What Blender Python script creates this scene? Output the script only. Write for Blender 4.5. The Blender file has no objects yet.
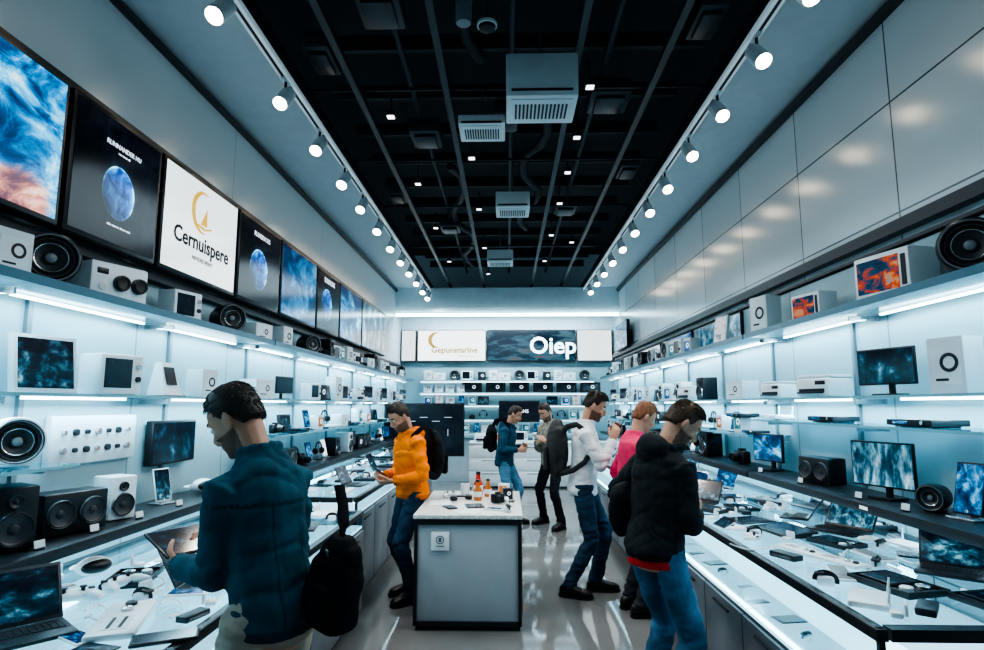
import bpy, bmesh, math, random
from mathutils import Vector, Matrix, noise, Euler
random.seed(7)
C=bpy.context; D=bpy.data; COL=C.scene.collection
V=Vector
F=600.0; PITCH=math.radians(7.6); YAW=math.radians(1.43); H=1.6
XW=2.3; YB=13.0; ZC=4.0
# ---------------------------------------------------------------- materials
MC={}
def newmat(name):
    m=D.materials.new(name); m.use_nodes=True; m.node_tree.nodes.clear(); return m,m.node_tree.nodes,m.node_tree.links
def ramp(n,stops):
    r=n.new('ShaderNodeValToRGB'); cr=r.color_ramp
    while len(cr.elements)<len(stops): cr.elements.new(.5)
    for e,(po,c) in zip(cr.elements,stops): e.position=po; e.color=(*c,1)
    return r
def pbr(name,col,rough=.5,metal=0.0,em=None,es=0.0,var=0.0,vs=8.0,bump=0.0,bs=60.0,stretch=(1,1,1),spec=.5,alpha=1.0):
    if name in MC: return MC[name]
    m,n,l=newmat(name)
    o=n.new('ShaderNodeOutputMaterial'); p=n.new('ShaderNodeBsdfPrincipled'); l.new(p.outputs[0],o.inputs[0])
    p.inputs['Roughness'].default_value=rough; p.inputs['Metallic'].default_value=metal
    p.inputs['Specular IOR Level'].default_value=spec
    if em: p.inputs['Emission Color'].default_value=(*em,1); p.inputs['Emission Strength'].default_value=es
    tc=n.new('ShaderNodeTexCoord'); mp=n.new('ShaderNodeMapping'); mp.inputs['Scale'].default_value=stretch; l.new(tc.outputs['Object'],mp.inputs[0])
    if var==0: var=.04
    nz=n.new('ShaderNodeTexNoise'); nz.inputs['Scale'].default_value=vs; nz.inputs['Detail'].default_value=3; l.new(mp.outputs[0],nz.inputs['Vector'])
    r=ramp(n,[(.3,tuple(max(0,c*(1-var)) for c in col)),(.7,tuple(min(1,c*(1+var)) for c in col))])
    l.new(nz.outputs['Fac'],r.inputs[0]); l.new(r.outputs[0],p.inputs['Base Color'])
    if bump>0:
        n2=n.new('ShaderNodeTexNoise'); n2.inputs['Scale'].default_value=bs; n2.inputs['Detail'].default_value=4; l.new(mp.outputs[0],n2.inputs['Vector'])
        b=n.new('ShaderNodeBump'); b.inputs['Strength'].default_value=bump; b.inputs['Distance'].default_value=.01; l.new(n2.outputs['Fac'],b.inputs['Height']); l.new(b.outputs[0],p.inputs['Normal'])
    MC[name]=m; return m
def emis(name,col,s):
    if name in MC: return MC[name]
    m,n,l=newmat(name); o=n.new('ShaderNodeOutputMaterial'); e=n.new('ShaderNodeEmission'); e.inputs[0].default_value=(*col,1); e.inputs[1].default_value=s
    l.new(e.outputs[0],o.inputs[0]); MC[name]=m; return m
def thin_glass(name,tint=(.85,.97,1),base=.06,edge=.55):
    if name in MC: return MC[name]
    m,n,l=newmat(name); o=n.new('ShaderNodeOutputMaterial'); t=n.new('ShaderNodeBsdfTransparent'); t.inputs[0].default_value=(*tint,1)
    g=n.new('ShaderNodeBsdfGlossy'); g.inputs['Roughness'].default_value=.04; g.inputs[0].default_value=(.8,.95,1,1)
    lw=n.new('ShaderNodeLayerWeight'); lw.inputs[0].default_value=.3
    mr=n.new('ShaderNodeMapRange'); mr.inputs['To Min'].default_value=base; mr.inputs['To Max'].default_value=edge; l.new(lw.outputs['Fresnel'],mr.inputs['Value'])
    x=n.new('ShaderNodeMixShader'); l.new(mr.outputs[0],x.inputs[0]); l.new(t.outputs[0],x.inputs[1]); l.new(g.outputs[0],x.inputs[2]); l.new(x.outputs[0],o.inputs[0])
    MC[name]=m; return m
def screen(name,stops,scale=3.0,dist=1.0,es=1.3,stretch=(1,1,1),detail=6,rnd=True,grad=None):
    if name in MC: return MC[name]
    m,n,l=newmat(name); o=n.new('ShaderNodeOutputMaterial'); p=n.new('ShaderNodeBsdfPrincipled'); l.new(p.outputs[0],o.inputs[0])
    p.inputs['Base Color'].default_value=(.005,.006,.01,1); p.inputs['Roughness'].default_value=.14
    tc=n.new('ShaderNodeTexCoord'); mp=n.new('ShaderNodeMapping'); mp.inputs['Scale'].default_value=stretch; l.new(tc.outputs['Generated'],mp.inputs[0])
    nz=n.new('ShaderNodeTexNoise'); nz.noise_dimensions='4D'; nz.inputs['Scale'].default_value=scale; nz.inputs['Detail'].default_value=detail; nz.inputs['Roughness'].default_value=.6; nz.inputs['Distortion'].default_value=dist; l.new(mp.outputs[0],nz.inputs['Vector'])
    if rnd:
        oi=n.new('ShaderNodeObjectInfo'); mu=n.new('ShaderNodeMath'); mu.operation='MULTIPLY'; mu.inputs[1].default_value=23; l.new(oi.outputs['Random'],mu.inputs[0]); l.new(mu.outputs[0],nz.inputs['W'])
    r=ramp(n,stops); l.new(nz.outputs['Fac'],r.inputs[0]); out=r.outputs[0]
    if grad:
        sp=n.new('ShaderNodeSeparateXYZ'); l.new(tc.outputs['Generated'],sp.inputs[0]); g=ramp(n,grad); l.new(sp.outputs[2],g.inputs[0])
        mx=n.new('ShaderNodeMix'); mx.data_type='RGBA'; mx.blend_type='MULTIPLY'; mx.inputs[0].default_value=1; l.new(out,mx.inputs[6]); l.new(g.outputs[0],mx.inputs[7]); out=mx.outputs[2]
    l.new(out,p.inputs['Emission Color']); p.inputs['Emission Strength'].default_value=es
    MC[name]=m; return m
def planet(name,cx=.5,cz=.42,r=.22,asp=1.15,es=1.4,c1=(.015,.14,.42),c2=(.3,.75,1)):
    if name in MC: return MC[name]
    m,n,l=newmat(name); o=n.new('ShaderNodeOutputMaterial'); p=n.new('ShaderNodeBsdfPrincipled'); l.new(p.outputs[0],o.inputs[0])
    p.inputs['Base Color'].default_value=(.004,.006,.01,1); p.inputs['Roughness'].default_value=.15
    tc=n.new('ShaderNodeTexCoord'); mp=n.new('ShaderNodeMapping'); l.new(tc.outputs['Generated'],mp.inputs[0])
    mp.inputs['Location'].default_value=(-cx*asp,0,-cz); mp.inputs['Scale'].default_value=(asp,0,1)
    ln=n.new('ShaderNodeVectorMath'); ln.operation='LENGTH'; l.new(mp.outputs[0],ln.inputs[0])
    dv=n.new('ShaderNodeMath'); dv.operation='DIVIDE'; dv.inputs[1].default_value=r*1.25; l.new(ln.outputs['Value'],dv.inputs[0])
    rr=ramp(n,[(0,c1),(.6,tuple(c*1.2 for c in c1)),(.74,tuple(c*1.6 for c in c1)),(.79,c2),(.81,(.004,.015,.03)),(1,(.002,.004,.008))]); l.new(dv.outputs[0],rr.inputs[0])
    nz=n.new('ShaderNodeTexNoise'); nz.inputs['Scale'].default_value=8; nz.inputs['Detail'].default_value=10; nz.inputs['Distortion'].default_value=.6; l.new(mp.outputs[0],nz.inputs['Vector'])
    r2=ramp(n,[(.40,(.15,.2,.35)),(.54,(.6,.8,1)),(.66,(2.2,1.8,1.4))]); l.new(nz.outputs['Fac'],r2.inputs[0])
    mx=n.new('ShaderNodeMix'); mx.data_type='RGBA'; mx.blend_type='MULTIPLY'; mx.inputs[0].default_value=1
    l.new(rr.outputs[0],mx.inputs[6]); l.new(r2.outputs[0],mx.inputs[7])
    sp=n.new('ShaderNodeSeparateXYZ'); l.new(mp.outputs[0],sp.inputs[0]); s2=n.new('ShaderNodeMath'); s2.operation='ADD'; l.new(sp.outputs[0],s2.inputs[0]); l.new(sp.outputs[2],s2.inputs[1])
    mr=n.new('ShaderNodeMapRange'); mr.inputs['From Min'].default_value=-r*1.2; mr.inputs['From Max'].default_value=r*.9; mr.inputs['To Min'].default_value=.08; mr.inputs['To Max'].default_value=1.25; l.new(s2.outputs[0],mr.inputs['Value'])
    m3=n.new('ShaderNodeMix'); m3.data_type='RGBA'; m3.blend_type='MULTIPLY'; m3.inputs[0].default_value=1; l.new(mx.outputs[2],m3.inputs[6]); l.new(mr.outputs[0],m3.inputs[7])
    l.new(m3.outputs[2],p.inputs['Emission Color']); p.inputs['Emission Strength'].default_value=es
    MC[name]=m; return m
def nebula(name):
    m,n,l=newmat(name); o=n.new('ShaderNodeOutputMaterial'); p=n.new('ShaderNodeBsdfPrincipled'); l.new(p.outputs[0],o.inputs[0])
    p.inputs['Base Color'].default_value=(.004,.006,.01,1); p.inputs['Roughness'].default_value=.15
    tc=n.new('ShaderNodeTexCoord'); nz=n.new('ShaderNodeTexNoise'); nz.inputs['Scale'].default_value=3.6; nz.inputs['Detail'].default_value=14; nz.inputs['Roughness'].default_value=.66; nz.inputs['Distortion'].default_value=.7; l.new(tc.outputs['Generated'],nz.inputs['Vector'])
    b=ramp(n,[(.3,(0,.01,.03)),(.43,(.0,.06,.2)),(.52,(.01,.26,.6)),(.6,(.15,.65,1)),(.7,(.9,1,1))]); l.new(nz.outputs['Fac'],b.inputs[0])
    rd=ramp(n,[(.34,(.02,.01,.04)),(.48,(.16,.05,.08)),(.58,(.6,.22,.16)),(.7,(1,.7,.6))]); l.new(nz.outputs['Fac'],rd.inputs[0])
    mp=n.new('ShaderNodeMapping'); mp.inputs['Location'].default_value=(-1.15,0,-.04); mp.inputs['Scale'].default_value=(1.5,0,1.2); l.new(tc.outputs['Generated'],mp.inputs[0])
    ln=n.new('ShaderNodeVectorMath'); ln.operation='LENGTH'; l.new(mp.outputs[0],ln.inputs[0])
    ad=n.new('ShaderNodeMath'); ad.operation='MULTIPLY_ADD'; l.new(nz.outputs['Fac'],ad.inputs[0]); ad.inputs[1].default_value=-.4; l.new(ln.outputs['Value'],ad.inputs[2])
    mk=ramp(n,[(.0,(1,1,1)),(.10,(0,0,0))]); l.new(ad.outputs[0],mk.inputs[0])
    mx=n.new('ShaderNodeMix'); mx.data_type='RGBA'; l.new(mk.outputs[0],mx.inputs[0]); l.new(b.outputs[0],mx.inputs[6]); l.new(rd.outputs[0],mx.inputs[7]); l.new(mx.outputs[2],p.inputs['Emission Color']); p.inputs['Emission Strength'].default_value=1.3
    return m
def panels(name,col,rough,bw,bh,mort=(.05,.06,.07),var=.06,ms=.006,off=0.0,axis='yz'):
    m,n,l=newmat(name); o=n.new('ShaderNodeOutputMaterial'); p=n.new('ShaderNodeBsdfPrincipled'); l.new(p.outputs[0],o.inputs[0])
    tc=n.new('ShaderNodeTexCoord'); sp=n.new('ShaderNodeSeparateXYZ'); cb=n.new('ShaderNodeCombineXYZ'); l.new(tc.outputs['Object'],sp.inputs[0])
    a={'x':0,'y':1,'z':2}; l.new(sp.outputs[a[axis[0]]],cb.inputs[0]); l.new(sp.outputs[a[axis[1]]],cb.inputs[1])
    b=n.new('ShaderNodeTexBrick'); b.offset=off; b.inputs['Scale'].default_value=1; b.inputs['Brick Width'].default_value=bw; b.inputs['Row Height'].default_value=bh
    b.inputs['Mortar Size'].default_value=ms; b.inputs['Mortar Smooth'].default_value=.1
    b.inputs['Color1'].default_value=tuple(c*(1-var) for c in col)+(1,); b.inputs['Color2'].default_value=tuple(c*(1+var) for c in col)+(1,); b.inputs['Mortar'].default_value=(*mort,1)
    l.new(cb.outputs[0],b.inputs['Vector']); l.new(b.outputs['Color'],p.inputs['Base Color']); p.inputs['Roughness'].default_value=rough
    return m
WHITE=pbr('white_plastic',(.70,.76,.79),.35)
OFFW=pbr('matte_white',(.64,.70,.73),.6)
BLACK=pbr('black_plastic',(.012,.014,.018),.35)
DARK=pbr('dark_grey_metal',(.03,.036,.044),.4,.3)
CEILB=pbr('ceiling_black',(.016,.022,.028),.75)
PIPE=pbr('duct_black',(.038,.052,.064),.5,.2)
JOIST=pbr('joist_black',(.018,.025,.032),.6)
GREY=pbr('grey_laminate',(.13,.15,.17),.3)
MID=pbr('mid_grey_plastic',(.2,.23,.25),.4)
SILV=pbr('silver_metal',(.55,.58,.6),.25,.9)
CONE=pbr('speaker_cone',(.035,.04,.045),.4)
RUB=pbr('rubber_surround',(.008,.008,.009),.3)
SHELFW=pbr('frosted_shelf',(.34,.50,.56),.2)
GOLD=pbr('gold_print',(.85,.5,.05),.4,.0,(.9,.5,.05),.5)
GOLDT=pbr('gold_lettering',(.36,.19,.01),.5)
INK=pbr('dark_ink',(.02,.025,.03),.6)
PRN=pbr('white_print',(.85,.9,.92),.5,0,(.8,.9,1),.8)
BLUEP=pbr('blue_print',(.03,.15,.4),.4)
ORGP=pbr('orange_print',(.7,.2,.04),.4)
TEALP=pbr('teal_print',(.05,.3,.35),.4)
GLASS=thin_glass('clear_glass',(.9,.98,1),.05,.4); GLASSE=thin_glass('shelf_glass',(.72,.9,.95),.12,.7)
LED=emis('led_white',(.64,.91,1),7.5); DECK=emis('lit_deck',(.45,.82,1),1.45); FRPAN=emis('added_glow_panel',(.5,.86,1),2.6); LENS=emis('lamp_lens',(1,.80,.58),30); DOWN=emis('downlight_glow',(.95,.95,1),2.6)
S_NEB=nebula('screen_nebula')
S_BLUE=screen('screen_blue',[(.3,(0,.01,.04)),(.47,(.0,.08,.22)),(.56,(.05,.35,.7)),(.66,(.5,.85,1))],2.2,1.0,1.0,(1,1,1),9,True,[(0,(.5,.6,.7)),(.5,(1,1,1)),(1,(.3,.4,.5))])
S_DARK=screen('screen_dark',[(.3,(.003,.005,.009)),(.6,(.008,.02,.035)),(.75,(.04,.15,.2))],4,.5,.6)
S_OR=screen('screen_orange',[(.3,(.01,.015,.04)),(.47,(.02,.08,.16)),(.55,(.6,.08,.02)),(.62,(.7,.3,.1)),(.7,(.1,.3,.5))],2.5,.6,.7)
S_FALL=screen('screen_waterfall',[(.32,(.004,.02,.03)),(.48,(.02,.10,.15)),(.58,(.2,.42,.5)),(.68,(.8,.95,1))],4,.2,.9,(2.2,1,.5),9,True,[(0,(1,1.1,1.2)),(.45,(.6,.7,.8)),(1,(.4,.6,.7))])
S_CITY=screen('screen_city',[(.35,(.003,.008,.014)),(.5,(.008,.03,.05)),(.58,(.03,.12,.18)),(.7,(.3,.6,.7))],4,.1,.8,(1,1,.5),10,True,[(0,(.5,.6,.7)),(.35,(1.6,1.6,1.6)),(.8,(.3,.4,.5)),(1,(.2,.3,.4))])
S_WH=screen('screen_white',[(.3,(.74,.84,.87)),(.7,(.86,.94,.97))],1.5,0,1.35)
S_WHB=screen('screen_white_bright',[(.3,(.82,.9,.92)),(.7,(.92,.98,1))],1.5,0,2.0)
S_PL=planet('screen_planet'); S_PL2=planet('screen_planet_side',.45,.42,.26,1.2)
S_PINK=screen('screen_page',[(.3,(.6,.7,.75)),(.5,(.8,.85,.9)),(.6,(.2,.3,.4))],4,.1,.7)
# ---------------------------------------------------------------- mesh builder
class MB:
    def __init__(s): s.v=[]; s.f=[]; s.m=[]; s.mats=[]
    def mi(s,m):
        if m not in s.mats: s.mats.append(m)
        return s.mats.index(m)
    def add(s,vs,fs,m,M=None):
        o=len(s.v); k=s.mi(m)
        for v in vs: s.v.append((M@V(v)) if M else V(v))
        for f in fs: s.f.append([i+o for i in f]); s.m.append(k)
        return s
    def box(s,c,d,m,bev=0.0,M=None,seg=2):
        bm=bmesh.new(); bmesh.ops.create_cube(bm,size=1)
        for v in bm.verts: v.co=V((v.co.x*d[0]+c[0],v.co.y*d[1]+c[1],v.co.z*d[2]+c[2]))
        if bev>0: bmesh.ops.bevel(bm,geom=bm.edges[:],offset=min(bev,min(d)*.49),segments=seg,affect='EDGES',profile=.5)
        bm.verts.index_update(); vs=[v.co.copy() for v in bm.verts]; fs=[[v.index for v in f.verts] for f in bm.faces]; bm.free()
        return s.add(vs,fs,m,M)
    def lathe(s,c,prof,m,axis='z',n=24,M=None,ring=False):
        vs=[];fs=[]
        for (r,h) in prof:
            for i in range(n):
                a=2*math.pi*i/n; x,y=r*math.cos(a),r*math.sin(a)
                p={'z':(x,y,h),'y':(x,-h,y),'x':(h,x,y)}[axis]
                vs.append((p[0]+c[0],p[1]+c[1],p[2]+c[2]))
        N=len(prof)
        for j in range(N if ring else N-1):
            for i in range(n):
                k=(i+1)%n; q=(j+1)%N; fs.append([j*n+i,j*n+k,q*n+k,q*n+i])
        if not ring: fs.append(list(range(n))[::-1]); fs.append([(N-1)*n+i for i in range(n)])
        return s.add(vs,fs,m,M)
    def cyl(s,c,r,h,m,axis='z',n=24,M=None):
        return s.lathe(c,[(r,-h/2),(r,h/2)],m,axis,n,M)
    def loft(s,rings,m,M=None):
        n=len(rings[0]); vs=[p for r in rings for p in r]; fs=[]
        for j in range(len(rings)-1):
            for i in range(n):
                k=(i+1)%n; fs.append([j*n+i,j*n+k,(j+1)*n+k,(j+1)*n+i])
        fs.append(list(range(n))[::-1]); fs.append([(len(rings)-1)*n+i for i in range(n)])
        return s.add(vs,fs,m,M)
    def tube(s,pts,rad,m,n=12,flat=1.0,M=None,ref=None):
        pts=[V(p) for p in pts]; R=[]
        if not hasattr(rad,'__len__'): rad=[rad]*len(pts)
        for i,p in enumerate(pts):
            t=(pts[min(i+1,len(pts)-1)]-pts[max(i-1,0)]).normalized()
            rf=V(ref) if ref is not None else (V((0,0,1)) if abs(t.z)<.8 else V((0,1,0)))
            a=t.cross(rf).normalized(); b=a.cross(t).normalized()
            R.append([p+a*rad[i]*math.cos(2*math.pi*k/n)+b*rad[i]*flat*math.sin(2*math.pi*k/n) for k in range(n)])
        return s.loft(R,m,M)
    def ell(s,c,r,m,n=14,R=None,M=None):
        rings=[]; c=V(c)
        for j in range(1,n):
            ph=math.pi*j/n
            ring=[]
            for i in range(n+2):
                a=2*math.pi*i/(n+2); q=V((r[0]*math.sin(ph)*math.cos(a),r[1]*math.sin(ph)*math.sin(a),-r[2]*math.cos(ph)))
                ring.append(c+((R@q) if R else q))
            rings.append(ring)
        return s.loft(rings,m,M)
    def mesh(s,name,fix=True,ang=35):
        me=D.meshes.new(name); me.from_pydata([tuple(v) for v in s.v],[],s.f)
        for m in s.mats: me.materials.append(m)
        me.polygons.foreach_set('material_index',s.m)
        if fix:
            bm=bmesh.new(); bm.from_mesh(me); bmesh.ops.recalc_face_normals(bm,faces=bm.faces[:]); bm.to_mesh(me); bm.free()
        me.polygons.foreach_set('use_smooth',[True]*len(me.polygons))
        me.set_sharp_from_angle(angle=math.radians(ang)); me.update()
        return me
def link(o,parent=None,loc=None,rot=None,scale=None):
    COL.objects.link(o)
    if parent: o.parent=parent
    if loc is not None: o.location=loc
    if rot is not None: o.rotation_euler=rot
    if scale is not None: o.scale=scale
    return o
def meta(o,label,cat,group=None,kind=None):
    if label: o['label']=' '.join(label.split()[:12])
    if cat: o['category']=cat
    if group: o['group']=group
    if kind: o['kind']=kind
def struct(name,mb,label=None):
    o=D.objects.new(name,mb.mesh(name)); link(o); o['kind']='structure'; o['label']=label or name.replace('_',' '); return o
def single(name,mb,label,cat,loc=(0,0,0),rot=(0,0,0),group=None,kind=None,scale=None):
    me=mb.mesh(name) if isinstance(mb,MB) else mb
    o=D.objects.new(name,me); link(o,None,loc,rot,scale); meta(o,label,cat,group,kind); return o
def root(name,label,cat,loc=(0,0,0),rot=(0,0,0),group=None,scale=None):
    o=D.objects.new(name,None); o.empty_display_size=.05; link(o,None,loc,rot,scale); meta(o,label,cat,group); return o
def part(name,mb,parent,loc=None,rot=None,label=None):
    me=mb.mesh(name) if isinstance(mb,MB) else mb
    o=D.objects.new(name,me); link(o,parent,loc,rot)
    if label: o['label']=label
    return o
def textmb(txt,size,mat,ext=.0015,bold=0.0):
    c=D.curves.new('t','FONT'); c.body=txt; c.size=size; c.extrude=ext; c.align_x='CENTER'; c.align_y='CENTER'; c.offset=bold; c.resolution_u=3
    o=D.objects.new('t',c); COL.objects.link(o); dg=C.evaluated_depsgraph_get(); me=D.meshes.new_from_object(o.evaluated_get(dg)); D.objects.remove(o)
    me.transform(Matrix.Rotation(math.pi/2,4,'X')); me.materials.clear(); me.materials.append(mat); return me
def wy(px,X,z):
    k=(px-492)/F; s,c,cp,sp_=math.sin(YAW),math.cos(YAW),math.cos(PITCH),math.sin(PITCH)
    return (-X*c-k*cp*X*s+k*(z-H)*sp_)/(s-k*cp*c)
def pz(px,py,z):
    xr=px-492; up=325-py; f=F
    f1=f*math.cos(PITCH)-up*math.sin(PITCH); u1=up*math.cos(PITCH)+f*math.sin(PITCH)
    x=xr*math.cos(YAW)-f1*math.sin(YAW); y=f1*math.cos(YAW)+xr*math.sin(YAW)
    t=(z-H)/u1; return V((x*t,y*t,z))
# ---------------------------------------------------------------- product prototypes (front faces -Y, origin at base)
PR={}; PLACED=[]
def P(key,name,cat,label,parts):
    ps=[(pn,mb.mesh(pn) if isinstance(mb,MB) else mb,sub) for pn,mb,sub in parts]
    rad=max(math.hypot(v.co.x,v.co.y) for _,me,_2 in ps for v in me.vertices)
    PR[key]=(name,cat,label,ps,rad)
def place(key,loc,rz,scale=(1,1,1),label=None,group=None,rx=0,on=None):
    name,cat,lab,parts,rad=PR[key]
    if isinstance(scale,(int,float)): scale=(scale,)*3
    PLACED.append((loc[0],loc[1],loc[2],rad*scale[0]))
    lb=label or (lab+((' on '+on) if on else ''))
    if len(lb.split())>12: lb=lab
    r=root(name,lb,cat,loc,(rx,0,rz),group,scale); made=[]
    for pn,me,sub in parts:
        o=D.objects.new(pn,me); link(o,r if sub is None else made[sub]); made.append(o)
    return r
def mk_monitor(key,w,h,sm,lab,white=False):
    b=WHITE if white else BLACK; z0=.07
    P(key,'monitor','monitor',lab,[
     ('monitor_stand',MB().box((0,.02,.007),(w*.42,.13,.014),b,.005).box((0,.04,.06),(.04,.018,.11),b,.004),None),
     ('monitor_housing',MB().box((0,0,z0+h/2),(w,.022,h),b,.006).box((0,.022,z0+h/2),(w*.6,.025,h*.6),b,.01),None),
     ('screen',MB().box((0,-.0118,z0+h/2),(w-.02,.002,h-.022),sm),1)])
mk_monitor('monitor_fall',.42,.28,S_FALL,'black monitor showing a misty waterfall')
mk_monitor('monitor_city',.40,.24,S_CITY,'black monitor showing a dim blue picture')
mk_monitor('monitor_dark',.32,.2,S_DARK,'small black monitor with a dark screen')
mk_monitor('monitor_blue',.34,.22,S_BLUE,'small black monitor with a blue picture')
def mk_frame(key,w,h,sm,fr,lab):
    M=Matrix.Rotation(math.radians(-8),4,'X')
    P(key,'framed_display','display',lab,[
     ('frame',MB().box((0,0,h/2+.004),(w,.035,h),fr,.005,M),None),
     ('screen',MB().box((0,-.0185,h/2+.004),(w-.035,.002,h-.035),sm,0,M),0),
     ('easel_leg',MB().box((0,.07,.06),(.04,.008,.13),DARK,.002,Matrix.Rotation(math.radians(12),4,'X')),None)])
mk_frame('frame_dark',.28,.25,S_CITY,WHITE,'square pale-framed display with a dark screen')
mk_frame('frame_black',.26,.2,S_CITY,BLACK,'black framed tablet display')
mk_frame('frame_page',.2,.3,S_PINK,WHITE,'upright pale display card with product page')
def drv(c,r,y0=0):
    return MB().lathe(c,[(r,0),(r,.008),(r*.93,.012),(r*.86,.009),(r*.8,.007),(r*.34,.0015),(r*.32,.004),(r*.18,.008),(r*.02,.009)],CONE,'y',28)
def ringmb(c,r,t,mat): return MB().lathe(c,[(r-t,0),(r-t,.008),(r-t*.5,.014),(r,.007),(r,0)],mat,'y',28,None,True)
def drum(k,mat,lab):
    P(k,'drum_speaker','speaker',lab,[
     ('speaker_body',MB().lathe((0,0,.125),[(.09,-.12),(.11,-.11),(.118,-.07),(.121,.06),(.117,.085),(.108,.092),(.1,.088),(.094,.055)],mat,'y',36).box((0,.02,.008),(.14,.12,.016),mat,.004),None),
     ('speaker_cone',MB().lathe((0,-.055,.125),[(.093,.001),(.09,.03),(.084,.028),(.078,.018),(.074,.022),(.066,.016),(.03,.004),(.028,.010),(.016,.018),(.002,.020)],CONE,'y',36),None),
     ('trim_ring',MB().lathe((0,-.084,.125),[(.101,0),(.101,.008),(.106,.011),(.110,.004),(.110,0)],MID if mat is BLACK else DARK,'y',36,None,True),None),
     ('inner_ring',MB().lathe((0,-.078,.125),[(.062,0),(.062,.006),(.066,.008),(.068,.002)],SILV,'y',36,None,True),1),
     ('dust_cap',MB().lathe((0,-.073,.125),[(.022,0),(.020,.006),(.012,.010),(.002,.012)],MID,'y',24),1)])
drum('drum_black',BLACK,'round black drum speaker with deep cone'); drum('drum_white',WHITE,'round white drum speaker with black cone')
def mk_bs(key,mat,lab,w=.17,h=.26,d=.18):
    P(key,'bookshelf_speaker','speaker',lab,[
     ('speaker_cabinet',MB().box((0,0,h/2+.004),(w,d,h),mat,.01).box((0,0,.003),(w*.8,d*.8,.006),RUB),None),
     ('woofer',drv((0,-d/2-.001,h*.36),w*.38),None),('woofer_ring',ringmb((0,-d/2-.001,h*.36),w*.42,.006,SILV),None),
     ('tweeter',drv((0,-d/2-.001,h*.78),w*.17),None)])
mk_bs('bs_black',BLACK,'black two-way bookshelf speaker'); mk_bs('bs_white',WHITE,'white bookshelf speaker with dark woofer')
P('dual_black','dual_speaker','speaker','wide black speaker with two drivers',[
  ('speaker_cabinet',MB().box((0,0,.105),(.32,.16,.2),BLACK,.012),None),
  ('woofer',drv((-.08,-.081,.105),.062),None),('woofer',drv((.08,-.081,.105),.062),None),
  ('trim_ring',ringmb((-.08,-.081,.105),.068,.005,MID),None),('trim_ring',ringmb((.08,-.081,.105),.068,.005,MID),None)])
def mk_box(key,w,h,d,body,pm,cm,lab):
    P(key,'product_box','box',lab,[
     ('carton',MB().box((0,0,h/2),(w,d,h),body,.003).box((0,0,h-.001),(w*.96,.006,.003),INK),None),
     ('printed_panel',MB().box((0,-d/2-.001,h*.5),(w*.78,.002,h*.66),pm),0),
     ('printed_badge',MB().lathe((w*.1,-d/2-.002,h*.55),[(h*.17,0),(h*.17,.002),(h*.11,.002),(h*.11,.0)],cm,'y',20,None,True).box((-w*.12,-d/2-.0025,h*.25),(w*.35,.002,h*.045),INK),0)])
mk_box('box_white',.2,.24,.16,OFFW,WHITE,BLACK,'white carton with round dark print')
mk_box('box_wide',.3,.18,.18,OFFW,WHITE,INK,'wide white carton with ring print')
mk_box('box_blue',.18,.2,.14,OFFW,BLUEP,PRN,'white carton with blue picture')
mk_box('box_black',.18,.2,.14,BLACK,DARK,PRN,'black carton with pale ring print')
mk_box('box_tall',.2,.3,.14,OFFW,WHITE,DARK,'tall white carton with round device print')
mk_box('box_orange',.16,.18,.12,OFFW,ORGP,PRN,'small white carton with orange picture')
mk_box('box_teal',.17,.22,.12,OFFW,TEALP,PRN,'white carton with teal picture')
mk_box('box_long',.46,.24,.16,BLACK,S_DARK,PRN,'long black appliance carton with badge')
P('photo_box','picture_console','device','white boxed display showing red and blue picture',[
  ('device_body',MB().box((0,0,.13),(.38,.2,.25),WHITE,.012).box((0,0,.004),(.32,.16,.008),RUB),None),
  ('screen',MB().box((-.02,-.101,.13),(.29,.004,.19),S_OR),None),('control_strip',MB().box((.155,-.101,.13),(.03,.004,.17),DARK),None)])
def lens(c,r,L): return MB().lathe(c,[(r,0),(r,L*.6),(r*.88,L*.65),(r*.88,L),(r*.7,L),(r*.6,L*.8),(.002,L*.75)],BLACK,'y',24)
P('twin_cam','twin_lens_camera','camera','white box camera with two round lenses',[
  ('camera_body',MB().box((0,0,.1),(.32,.16,.2),WHITE,.015).box((.11,0,.205),(.05,.06,.012),DARK,.003),None),
  ('lens',lens((.0,-.08,.1),.042,.03),None),('lens',lens((.1,-.08,.1),.042,.03),None),
  ('viewfinder',MB().box((-.1,-.081,.15),(.06,.006,.03),BLACK,.003),None),('control_dial',MB().cyl((-.1,-.083,.07),.018,.01,SILV,'y'),None)])
P('camera','camera','camera','compact black camera with protruding lens',[
  ('camera_body',MB().box((0,0,.05),(.14,.06,.09),BLACK,.012).box((0,0,.1),(.05,.045,.03),BLACK,.008),None),
  ('lens',lens((0,-.03,.05),.036,.06),None),('shutter_button',MB().cyl((.05,0,.098),.009,.008,SILV),None)])
P('screen_box','boxed_console','device','white boxed device with square dark screen',[
  ('device_body',MB().box((0,0,.115),(.27,.16,.22),WHITE,.01).box((0,0,.004),(.22,.12,.008),RUB),None),
  ('screen',MB().box((-.025,-.081,.12),(.17,.004,.16),S_DARK),None),
  ('control_knob',MB().cyl((.1,-.086,.16),.015,.014,SILV,'y'),None),('control_knob',MB().cyl((.1,-.086,.09),.015,.014,DARK,'y'),None)])
P('printer','printer','printer','compact white printer with dark slot',[
  ('printer_body',MB().box((0,0,.075),(.34,.24,.14),WHITE,.02),None),
  ('scanner_lid',MB().box((0,.01,.158),(.32,.21,.025),OFFW,.008),None),
  ('paper_tray',MB().box((0,-.13,.035),(.24,.05,.012),DARK,.003).box((0,-.121,.05),(.26,.004,.03),BLACK),None),
  ('button_strip',MB().box((.09,-.121,.11),(.1,.006,.03),BLACK,.003),0)])
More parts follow.
